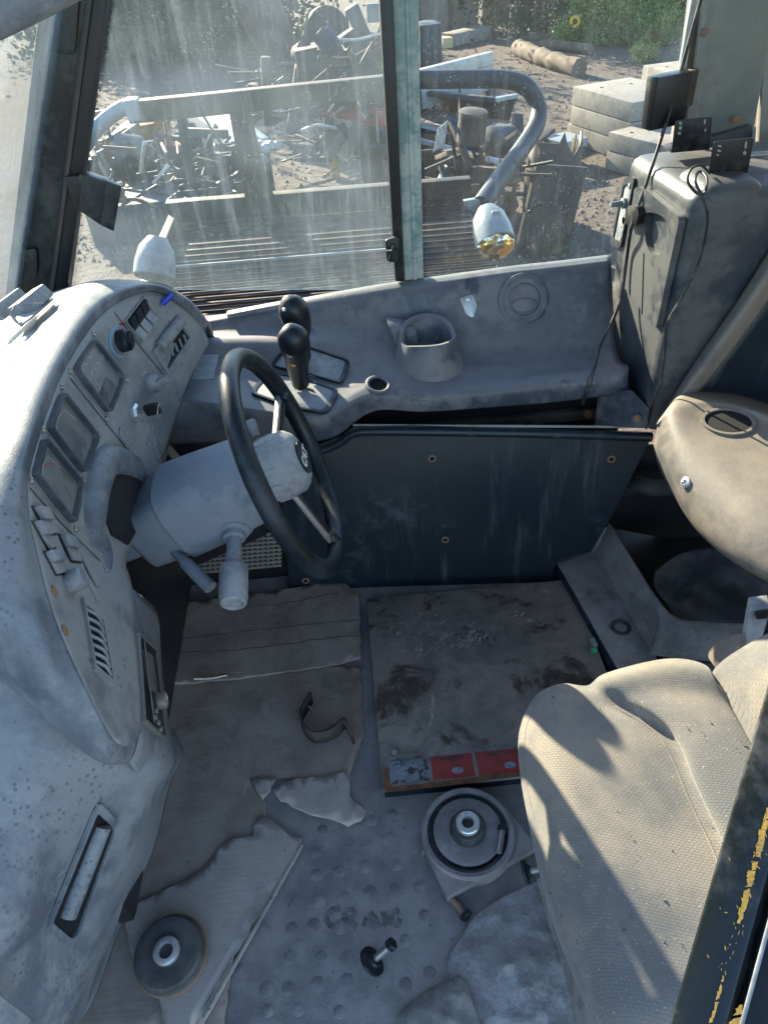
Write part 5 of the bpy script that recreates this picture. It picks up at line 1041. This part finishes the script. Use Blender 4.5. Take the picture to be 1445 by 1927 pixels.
slabs((1288, 30), (1360, 40), (1320, 18), -1.0, .45, 2, ['far concrete block beside the rear pillar edge', 'lower far concrete block beside the rear pillar edge'])
# concrete forms at the top
def panel3(poly, h, label, mat='concrete', name='concrete_form', cat='concrete form', th=.3, group='upright concrete forms'):
    a, b = G(*poly[0]), G(*poly[1]); d = (b-a).normalized(); n = V((-d.y, d.x, 0))
    return prism(name, [a, b, b+V((0, 0, h)), a+V((0, 0, h))], n*th, mat, None, .02, label=label, cat=cat, group=group)
panel3([(775, 60), (842, 62)], 2.6, 'leftmost pale upright concrete form beside the teal post'); panel3([(846, 58), (900, 54)], 2.6, 'middle pale upright concrete form at the top of the picture'); panel3([(906, 46), (958, 44)], 2.6, 'sunlit right concrete form next to the dark trees')
beam('concrete_footing', G(842, 74, .15), G(912, 58, .15), .5, .3, 'concrete', None, .02, label='low concrete footing under the upright forms', cat='footing')
for i, (px, py) in enumerate(((818, 76), (838, 78))): box('timber_block', G(px, py, .12), (.3, .45, .24), 'woodend', None, rz(10*i), .01, label=('left' if i == 0 else 'right')+' short timber block below the concrete forms', cat='block', group='timber blocks')
beam('timber_skid', G(870, 70, .1), G(925, 56, .1), .25, .2, 'woodlog', None, .02, label='long timber skid lying in front of the forms', cat='timber')
# logs
def logg(pts, r, label):
    t = thing('log', G(*pts[0]), label, 'log', 'logs on the gravel'); ps = smooth_path([G(a, b, r*.8) for a, b in pts], 6); rn_ = random.Random(int(pts[0][0]))
    vs, fs = tube_geo(ps, [r*rn_.uniform(.85, 1.1) for _ in ps], 12); rn2 = random.Random(1); vs = [v+V((rn2.uniform(-1, 1), rn2.uniform(-1, 1), rn2.uniform(-1, 1)))*r*.07 for v in vs]
    obj('trunk', vs, fs, 'woodlog', t, 50); lathe('cut_end', [(r*.9, 0), (r*.7, .03), (0, .03)], ps[0], (ps[0]-ps[1]), 'woodend', t, 12)
logg([(975, 88), (1000, 100), (1040, 114), (1090, 128)], .19, 'thick split log with a pale cut end on the gravel'); logg([(1020, 82), (1060, 86), (1112, 93)], .13, 'thinner log lying in front of the sunflowers')
beam('timber_plank', G(995, 68, .08), G(1120, 62, .08), .2, .12, 'woodlog', None, .01, label='straight plank edging the plant bed', cat='plank')
# plants
def leaves(bm_vs, bm_fs, c, rad, n, size, rn_, clumps=9, droop=0):
    cl = []
    for _ in range(clumps):
        while True:
            p = V((rn_.uniform(-1, 1), rn_.uniform(-1, 1), rn_.uniform(-1, 1)))
            if p.length < 1: break
        cl.append(V((p.x*rad[0], p.y*rad[1], p.z*rad[2])))
    for k in range(n):
        b = rn_.choice(cl); s = rad[2]*.38; p = c+b+V((rn_.gauss(0, s), rn_.gauss(0, s), rn_.gauss(0, s*.9)))
        if p.z < GZ+.03: p.z = GZ+.03+rn_.random()*.1
        d = V((rn_.gauss(0, 1), rn_.gauss(0, 1), rn_.gauss(.3, .7))).normalized(); e = d.cross(V((rn_.gauss(0, 1), rn_.gauss(0, 1), rn_.gauss(0, 1)))).normalized(); L = size*rn_.uniform(.6, 1.4); i = len(bm_vs)
        bm_vs += [p, p+d*L*.5+e*L*.28, p+d*L, p+d*L*.5-e*L*.28]; bm_fs.append((i, i+1, i+2, i+3))
def plant(name, px, py, rad, n, size, mat, label, cat, seed, trunk=True, up=None, group=None):
    rn_ = random.Random(seed); g = G(px, py); c = g+V((0, 0, up if up else rad[2])); t = thing(name, g, label, cat, group); vs = []; fs = []
    leaves(vs, fs, c, rad, n, size, rn_, 14); obj('crown', vs, fs, mat, t)
    if trunk:
        for k in range(3 if trunk is True else trunk): tube('trunk' if cat == 'tree' else 'stem', [g+V((rn_.uniform(-.2, .2), rn_.uniform(-.1, .1), 0)), c.lerp(g, .5)+V((rn_.uniform(-.3, .3), rn_.uniform(-.2, .2), 0)), c+V((rn_.uniform(-.5, .5)*rad[0], 0, rad[2]*.4))], [.05*rad[2], .035*rad[2], .012*rad[2]], 'bark' if cat == 'tree' else 'stem', t, 7, 4)
for i, a in enumerate(((230, 92, (2.6, 1.5, 2.2), 'left dark tree behind the streaked glass'), (330, 100, (2.4, 1.5, 2.6), 'middle dark tree behind the streaked glass'), (425, 88, (1.8, 1.3, 2.4), 'right dark tree behind the streaked glass beside the breaker'))):
    plant('dark_tree', a[0], a[1], a[2], 22000, .2, 'leaf_dark', a[3], 'tree', 30+i, 4, a[2][2]*.95, 'trees at the back of the yard')
plant('dark_tree', 985, 52, (1.9, 1.4, 2.2), 16000, .16, 'leaf_dark', 'dark leafy tree right of the concrete forms', 'tree', 40, 4, 2.2, 'trees at the back of the yard')
plant('dark_tree', 1060, 38, (2.2, 1.6, 2.0), 14000, .15, 'leaf_mid', 'green tree behind the sunflowers', 'tree', 41, 4, 2.0, 'trees at the back of the yard')
plant('dark_tree', 1200, 28, (3.0, 1.6, 1.6), 16000, .15, 'leaf_dark', 'dark hedge tree behind the bright shrubs', 'tree', 42, 4, 1.6, 'trees at the back of the yard')
for i, a in enumerate(((1095, 84, (.9, .6, .35), 'leafy green shrub in front of the sunflowers'), (1130, 80, (.7, .5, .75), 'tall feathery green shrub right of the sunflowers'), (1180, 82, (.8, .5, .45), 'spreading shrub in the middle of the plant bed'), (1212, 76, (.45, .4, .75), 'upright bright shrub with a reddish top'), (1245, 84, (.8, .5, .35), 'low shrub at the right end of the bed'))):
    plant('green_shrub', a[0], a[1], a[2], 2600, .085, 'leaf_bright', a[3], 'shrub', 60+i, 3, None, 'shrubs in the plant bed')
plant('weed_clump', 1213, 116, (.4, .3, .16), 900, .07, 'leaf_bright', 'small bright weed clump before the rear slab', 'plant', 71, 2); plant('weed_clump', 1075, 78, (.6, .25, .12), 900, .07, 'leaf_bright', 'low weeds at the foot of the sunflowers', 'plant', 72, 2)
for i, (px, py, h, lab) in enumerate(((1066, 78, 1.15, 'lower left sunflower above the plant bed'), (1102, 74, 1.5, 'tallest sunflower at the top of the plant bed'), (1076, 86, .55, 'small low sunflower near the log'))):
    g = G(px, py); t = thing('sunflower', g, lab, 'flower', 'sunflowers'); top = g+V((.02, 0, h)); tube('stem', [g, g+V((.05, 0, h*.5)), top], .012, 'stem', t, 6, 4); fx = V((-.25, -.9, .25)).normalized(); F_ = frame(V(), fx); vs = []; fs = []
    for k in range(16):
        a = k*math.pi/8; d = F_@V((math.cos(a), math.sin(a), 0)); e = F_@V((-math.sin(a), math.cos(a), 0)); j = len(vs); vs += [top+d*.05, top+d*.1+e*.028+fx*.01, top+d*.16, top+d*.1-e*.028+fx*.01]; fs.append((j, j+1, j+2, j+3))
    obj('petals', vs, fs, 'petal', t); lathe('seed_head', [(.07, -.01), (.065, .015), (.03, .025), (0, .02)], top, fx, 'seedhead', t, 14)
    vs = []; fs = []; leaves(vs, fs, g+V((0, 0, h*.45)), (.12, .12, .25), 26, .16, random.Random(i), 6); obj('leaf_spray', vs, fs, 'leaf_bright', t)

# scrap machinery
def gb(name, px, py, size, mat, label, cat, yaw=0, z=0, tilt=0, **kw):
    M = rz(yaw) @ Matrix.Rotation(R(tilt), 3, 'Y'); return box(name, G(px, py, z+size[2]/2), size, mat, None, M, min(size)*.08, label=label, cat=cat, **kw)
# low bed trailer rail and blade right of post
tr = thing('trailer_frame', G(900, 200), 'white topped trailer side with red reflectors right of the teal post', 'trailer')
a, b = G(775, 232, 1.0), G(925, 190, 1.0); a = P(780, 145, z=-.85); b = P(924, 108, z=-.85); beam('top_rail', a, b, .12, .2, 'whitesteel', tr, .01)
d = (b-a).normalized(); dn = V((0, 0, -.3)); beam('side_board', a+dn, b+dn, .07, .38, 'palesteel', tr, .01)
for t_ in (.62, .8): beam('reflector', a.lerp(b, t_)+V((0, -.05, -.24)), a.lerp(b, t_+.09)+V((0, -.05, -.24)), .02, .1, 'redpaint', tr, .002)
for t_ in (.05, .55, .97): beam('stake', a.lerp(b, t_)+V((0, 0, -.2)), a.lerp(b, t_)+V((0, 0, -1.04)), .08, .08, 'darksteel', tr, .01)
bk_ = thing('loader_bucket', G(900, 232), 'dark blue steel bucket lying below the trailer rail', 'bucket')
q = [P(812, 178, z=-1.2), P(962, 182, z=-1.2), P(968, 180, z=-1.25), P(945, 236, z=GZ), P(815, 222, z=GZ)]
prism('bucket_back', [P(812, 176, z=-1.15), P(930, 188, z=-1.15), G(935, 240), G(818, 226)], V((.05, .08, 0)), 'bluesteel', bk_, .01); prism('bucket_side', [P(930, 186, z=-1.15), P(970, 180, z=-1.15), G(955, 228), G(935, 240)], V((.05, .05, 0)), 'bluesteel', bk_, .01)
beam('bucket_lip', P(808, 175, z=-1.12), P(930, 187, z=-1.12), .1, .08, 'bluesteel', bk_, .01); beam('side_edge', P(930, 187, z=-1.12), P(972, 179, z=-1.12), .1, .06, 'palesteel', bk_, .01)
for px in (805, 825, 880): beam('tooth', P(px, 195, z=-1.3), P(px+4, 205, z=-1.4), .06, .06, 'whitesteel', bk_, .01)
# corrugated track rail
tk = thing('track_section', G(890, 270), 'long rusty track shoe section lying between bucket and channel', 'track')
a, b = P(770, 228, z=-1.45), P(1010, 268, z=-1.45)
for k in range(10):
    p0, p1 = a.lerp(b, k/10), a.lerp(b, (k+.93)/10); nrm = V((-(b-a).y, (b-a).x, 0)).normalized(); prism('track_shoe', [p0, p1, p1+nrm*.5+V((0, 0, .1)), p0+nrm*.5+V((0, 0, .1))], V((0, 0, -.06)), 'brownsteel', tk, .01); beam('shoe_edge', p0+V((0, 0, -.02)), p1+V((0, 0, -.02)), .07, .09, 'rust', tk, .01)
beam('track_beam', a+V((0, .1, -.25)), b+V((0, .1, -.25)), .3, .35, 'darksteel', tk, .02)
cn = thing('steel_channel', G(870, 330), 'long dark steel channel with a white upper edge right of the post', 'channel')
a, b = P(770, 258, z=-1.2), P(945, 305, z=-1.2); beam('white_edge', a, b, .05, .06, 'whitesteel', cn, .005); beam('web', a+V((0, .06, -.3)), b+V((0, .06, -.3)), .06, .55, 'darksteel', cn, .01); beam('top_flange', a+V((.05, .35, .1)), b+V((.05, .35, .1)), .25, .06, 'darksteel', cn, .01)
for t_ in (.3, .55): beam('cleat', a.lerp(b, t_)+V((0, -.04, -.55)), a.lerp(b, t_)+V((0, -.04, .02)), .12, .05, 'brownsteel', cn, .01)
# torn rusty drum
dr = thing('rusty_drum', G(1025, 430), 'torn open rusty drum standing on the gravel', 'drum'); c = G(1030, 425); vs = []; fs = []; rn_ = random.Random(8); nn = 26
for k in range(nn+1):
    t_ = R(150)+R(245)*k/nn; h = (1.05 if k < 15 else .95)+rn_.uniform(-.05, .16)*(1 if k > 12 else .2); d = V((math.cos(t_), math.sin(t_), 0))*.33
    for z in (0, .3, .33, .36, .7, .73, .76, h): vs.append(c+d*(1.04 if z in (.33, .73) else 1)+V((0, 0, z)))
for k in range(nn):
    for j in range(7): fs.append((k*8+j, (k+1)*8+j, (k+1)*8+j+1, k*8+j+1))
o = obj('drum_shell', vs, fs, 'brownsteel', dr, 40); md = o.modifiers.new('s', 'SOLIDIFY'); md.thickness = .012
for k in range(4): beam('inner_slat', c+V((-.2+.11*k, .12, 0)), c+V((-.2+.11*k, .15, .9)), .06, .02, 'rust', dr, .003)
gb('steel_plate', 1035, 400, (.7, .05, 1.0), 'darksteel', 'dark steel plate leaning behind the rusty drum', 'plate', 20, 0, 12)
gb('scrap_sheet', 1062, 265, (.5, .5, .12), 'palesteel', 'pale scrap sheet end beside the tube arm', 'sheet', 25, .25)
# left yard clutter
yb = thing('yellow_bucket', G(230, 300), 'weathered yellow machine hood at the left behind the rail', 'hood'); prism('hood_side', [P(168, 300, z=-1.5), P(195, 262, z=-.9), P(232, 240, z=-.75), P(288, 232, z=-.75), P(296, 300, z=-1.5)], V((.1, 1.0, 0)), 'yellowpaint', yb, .05); prism('hood_base', [P(150, 330, z=GZ), P(160, 300, z=-1.5), P(300, 298, z=-1.5), P(310, 335, z=GZ)], V((.05, 1.0, 0)), 'bluesteel', yb, .03)
beam('hood_slot', P(182, 278, z=-1.2)+V((0, -.03, 0)), P(285, 272, z=-1.2)+V((0, -.03, 0)), .05, .14, 'brownsteel', yb, .01)
beam('timber_plank', G(235, 350, .05), G(372, 332, .05), .22, .08, 'woodlog', None, .01, label='pale plank lying in front of the yellow hood', cat='plank')
gb('dark_crate', 290, 395, (1.6, 1.0, .5), 'bluesteel', 'low dark blue steel crate in the shadow at left', 'crate', 5)
wf = thing('white_chute', G(430, 300), 'long white steel chute lying diagonally behind the rail post', 'chute')
a, b, c_, d_ = P(352, 215, z=-.9), P(420, 212, z=-.9), P(500, 272, z=-1.0), P(440, 285, z=-1.0); prism('chute_floor', [a, b, c_, d_], V((0, 0, -.05)), 'whitesteel', wf, .01); beam('chute_wall', a, d_, .06, .25, 'whitesteel', wf, .01); beam('chute_wall', b, c_, .1, .18, 'palesteel', wf, .01); beam('chute_end', c_, d_, .1, .14, 'palesteel', wf, .01)
for p_ in (a, b, c_, d_): beam('chute_leg', p_, V((p_.x, p_.y, GZ)), .08, .08, 'darksteel', wf, .01)
for i in range(5): lathe('end_fitting', [(.06, 0), (.06, .12), (.03, .14), (0, .14)], c_.lerp(d_, i/5)+V((.1, -.1, .02*(i % 2))), (.6, -.6, .2), 'palesteel', wf, 10)
pp = thing('white_plate', G(450, 380), 'white painted plate leaning at an angle under the rail', 'plate'); prism('plate_face', [P(412, 352, z=-1.5), P(448, 356, z=-1.5), P(503, 292, z=-1.1), P(470, 290, z=-1.1)], V((.02, .05, -.08)), 'palesteel', pp, .01); beam('plate_prop', P(430, 354, z=-1.55), G(440, 392), .06, .06, 'darksteel', pp, .01); beam('plate_prop', P(490, 300, z=-1.2), G(492, 345), .06, .06, 'darksteel', pp, .01)
pf = thing('pale_frame', G(380, 400), 'small pale blue steel frame on the ground below the white plate', 'frame'); c1, c2, c3, c4_ = P(330, 362, z=-1.55), P(445, 350, z=-1.55), P(412, 392, z=-1.6), P(352, 392, z=-1.6)
for a, b in ((c1, c2), (c2, c3), (c3, c4_), (c4_, c1), (c1.lerp(c4_, .5), c2.lerp(c3, .5))): beam('frame_bar', a, b, .05, .05, 'palesteel', pf, .006)
prism('frame_plate', [c1, c1.lerp(c2, .5), c1.lerp(c2, .45).lerp(c4_, .4), c1.lerp(c4_, .4)], V((0, 0, .03)), 'palesteel', pf, .006)
for p_ in (c1, c2, c3, c4_): beam('frame_leg', p_, V((p_.x, p_.y, GZ)), .05, .05, 'bluesteel', pf, .006)
for i, (px, py, s, mt, lab) in enumerate(((338, 300, (.25, .35, .5), 'orangepaint', 'orange machine part behind the white chute'), (372, 300, (.2, .3, .6), 'redpaint', 'red machine part under the white chute'), (310, 310, (.4, .3, .5), 'darksteel', 'dark machine block left of the orange part'), (392, 330, (.5, .5, .6), 'bluesteel', 'dark blue block under the chute'))): gb('machine_part', px, py, s, mt, lab, 'machine part', 15*i)
beam('white_pipe', P(170, 215, z=-1.2), P(330, 188, z=-1.2), .09, .09, 'whitesteel', None, .03, label='long white pipe lying behind the left rail end', cat='pipe')
beam('white_pipe', P(285, 264, z=-1.5), P(345, 258, z=-1.5), .08, .08, 'whitesteel', None, .03, label='short white pipe between the yellow hood and the orange part', cat='pipe')
# breaker and machine in the middle
hb = thing('hydraulic_breaker', G(510, 215), 'dark hydraulic breaker arm leaning with hoses in the middle of the yard', 'breaker')
tube('arm', [P(455, -60, y=15), P(490, 20, y=15), P(520, 80, y=15), P(545, 130, y=15)], [.42, .40, .36, .3], 'darksteel', hb, 8, 3); tube('arm_tip', [P(540, 120, y=15), P(552, 150, y=15), P(535, 190, y=15), P(500, 215, y=15)], [.34, .3, .26, .2], 'bluesteel', hb, 8, 3)
tube('hose', [P(500, -10, y=15), P(515, 35, y=15), P(540, 80, y=15), P(552, 110, y=15)], .05, 'bluebit', hb, 8, 4); tube('rod', [P(478, 20, y=15), P(487, 60, y=15), P(497, 95, y=15)], .06, 'bright_steel', hb, 10, 3)
for i, (px, py, z_) in enumerate(((505, 150, -.6), (545, 140, -.4), (490, 175, -1.0), (560, 165, -.8))): box('lug', P(px, py, y=15), (.35, .3, .35), 'darksteel', hb, rz(20*i), .05)
mc = thing('dark_machine', G(640, 250), 'large dark rusty machine frame left of the teal post', 'machine')
for i, (p0, p1, w_, h_, mt) in enumerate((((560, 125, -.5), (720, 95, -.4), .5, .45, 'darksteel'), ((560, 190, -1.0), (730, 175, -.9), .4, .4, 'bluesteel'), ((575, 125, -.6), (560, 235, -1.8), .3, .3, 'brownsteel'), ((690, 60, .1), (700, 330, -1.8), .35, .3, 'darksteel'), ((660, 10, .6), (690, 80, -.2), .2, .2, 'bluesteel'), ((500, 105, -.7), (505, 235, -1.85), .14, .14, 'brownsteel'), ((610, 255, -1.55), (735, 260, -1.5), .5, .5, 'darksteel'), ((640, 90, -.2), (690, 55, .1), .25, .25, 'darksteel'))): beam('frame_member', P(p0[0], p0[1], y=12), P(p1[0], p1[1], y=12), w_, h_, mt, mc, .03)
for i in range(9): a_ = P(570+i*7, 136+i*5, y=12); lathe('chain_link', [(.03, -.05), (.05, 0), (.03, .05)], a_, (1, .3*(-1)**i, .4), 'bright_steel', mc, 8)
lathe('wheel', [(.32, -.1), (.36, -.06), (.36, .06), (.32, .1), (.1, .12), (0, .12)], P(615, 62, y=13.5), (.4, -1, .1), 'darksteel', mc, 26)
beam('white_bar', P(565, 121, y=12), P(668, 129, y=12), .05, .05, 'whitesteel', mc, .01); beam('white_bar', P(574, 230, y=12), P(622, 236, y=12), .1, .08, 'whitesteel', mc, .01)
rb = thing('red_beam', G(660, 300), 'red steel beam resting on a leaning grey plate', 'beam'); beam('beam', P(610, 198, z=-.8), P(722, 222, z=-.8), .16, .2, 'redpaint', rb, .02); prism('grey_plate', [P(632, 215, z=-.9), P(604, 265, z=-1.3), P(660, 320, z=-1.6), P(672, 225, z=-.9)], V((.05, .06, 0)), 'steel', rb, .01); beam('leg', P(628, 270, z=-1.3), G(632, 332), .14, .14, 'yellowworn', rb, .01); beam('leg', P(690, 230, z=-.9), G(705, 350), .3, .2, 'darksteel', rb, .02)
beam('blue_sheet', G(690, 24, .5), G(790, 18, .5), .1, .5, 'palesteel', None, .02, label='pale blue sheet far off beside the black channel', cat='sheet')
for i, (px, py) in enumerate(((800, 130), (812, 128))): gb('dark_skip', px, py, (.25, .6, 1.5), 'bluesteel', ('taller' if i == 0 else 'shorter')+' dark steel skip edge right of the teal post', 'skip', 8*i)

# tangled scrap heaps
def heap(label, region, y, n, seed, mats=('darksteel', 'darksteel', 'brownsteel', 'bluesteel', 'darksteel')):
    rr = random.Random(seed); x0, x1, y0, y1 = region; t = thing('scrap_heap', P((x0+x1)/2, y1, y=y), label, 'scrap', 'tangled scrap heaps')
    for k in range(n):
        px, py = rr.uniform(x0, x1), y0+(y1-y0)*rr.random()**.8; a = rr.choice((rr.gauss(0, .25), rr.gauss(1.3, .3), rr.gauss(-.7, .4))); L = rr.uniform(18, 75)*(.6 if rr.random() < .5 else 1); dy = rr.uniform(-.9, .9)
        p0 = P(px-L*math.cos(a), py-L*math.sin(a)*.7, y=y+dy); p1 = P(px+L*math.cos(a), py+L*math.sin(a)*.7, y=y+dy+rr.uniform(-.6, .6))
        for q in (p0, p1): q.z = max(q.z, GZ+.04)
        w_ = rr.choice((.02, .025, .03, .04, .06)); kind = rr.random(); mt = rr.choice(mats)
        if rr.random() < .045: mt = 'whitesteel'
        if kind < .66: beam('scrap_bar', p0, p1, w_, w_*rr.uniform(.5, 2.2), mt, t, w_*.1)
        elif kind < .86: tube('scrap_pipe', [p0, p0.lerp(p1, .5)+V((0, 0, rr.uniform(-.15, .1))), p1], w_*.6, mt, t, 8, 4)
        elif kind < .95:
            u = (p1-p0)*.4; v_ = V((rr.uniform(-.1, .1), rr.uniform(-.1, .3), rr.uniform(.15, .45))); prism('scrap_plate', [p0, p0+u, p0+u*.9+v_, p0+u*.1+v_*rr.uniform(.6, 1)], V((.01, .02, 0)), mt, t, .004)
        else: lathe('scrap_roller', [(.06, -.15), (.13, -.13), (.13, .13), (.06, .15), (.04, .15)], p0, (p1-p0), mt, t, 14)
heap('dense dark heap of scrap iron beside the teal post', (575, 735, 60, 300), 11.5, 90, 1)
heap('tangled dark scrap around the breaker foot', (470, 600, 100, 230), 14.5, 51, 2)
heap('low dark scrap behind the left rail post', (300, 440, 240, 385), 8.6, 51, 3)
heap('dark scrap iron between the bucket and the rusty drum', (800, 1010, 250, 400), 8.2, 60, 4)
heap('thin dark scrap at the left beside the yellow hood', (160, 310, 240, 390), 8.8, 33, 5)
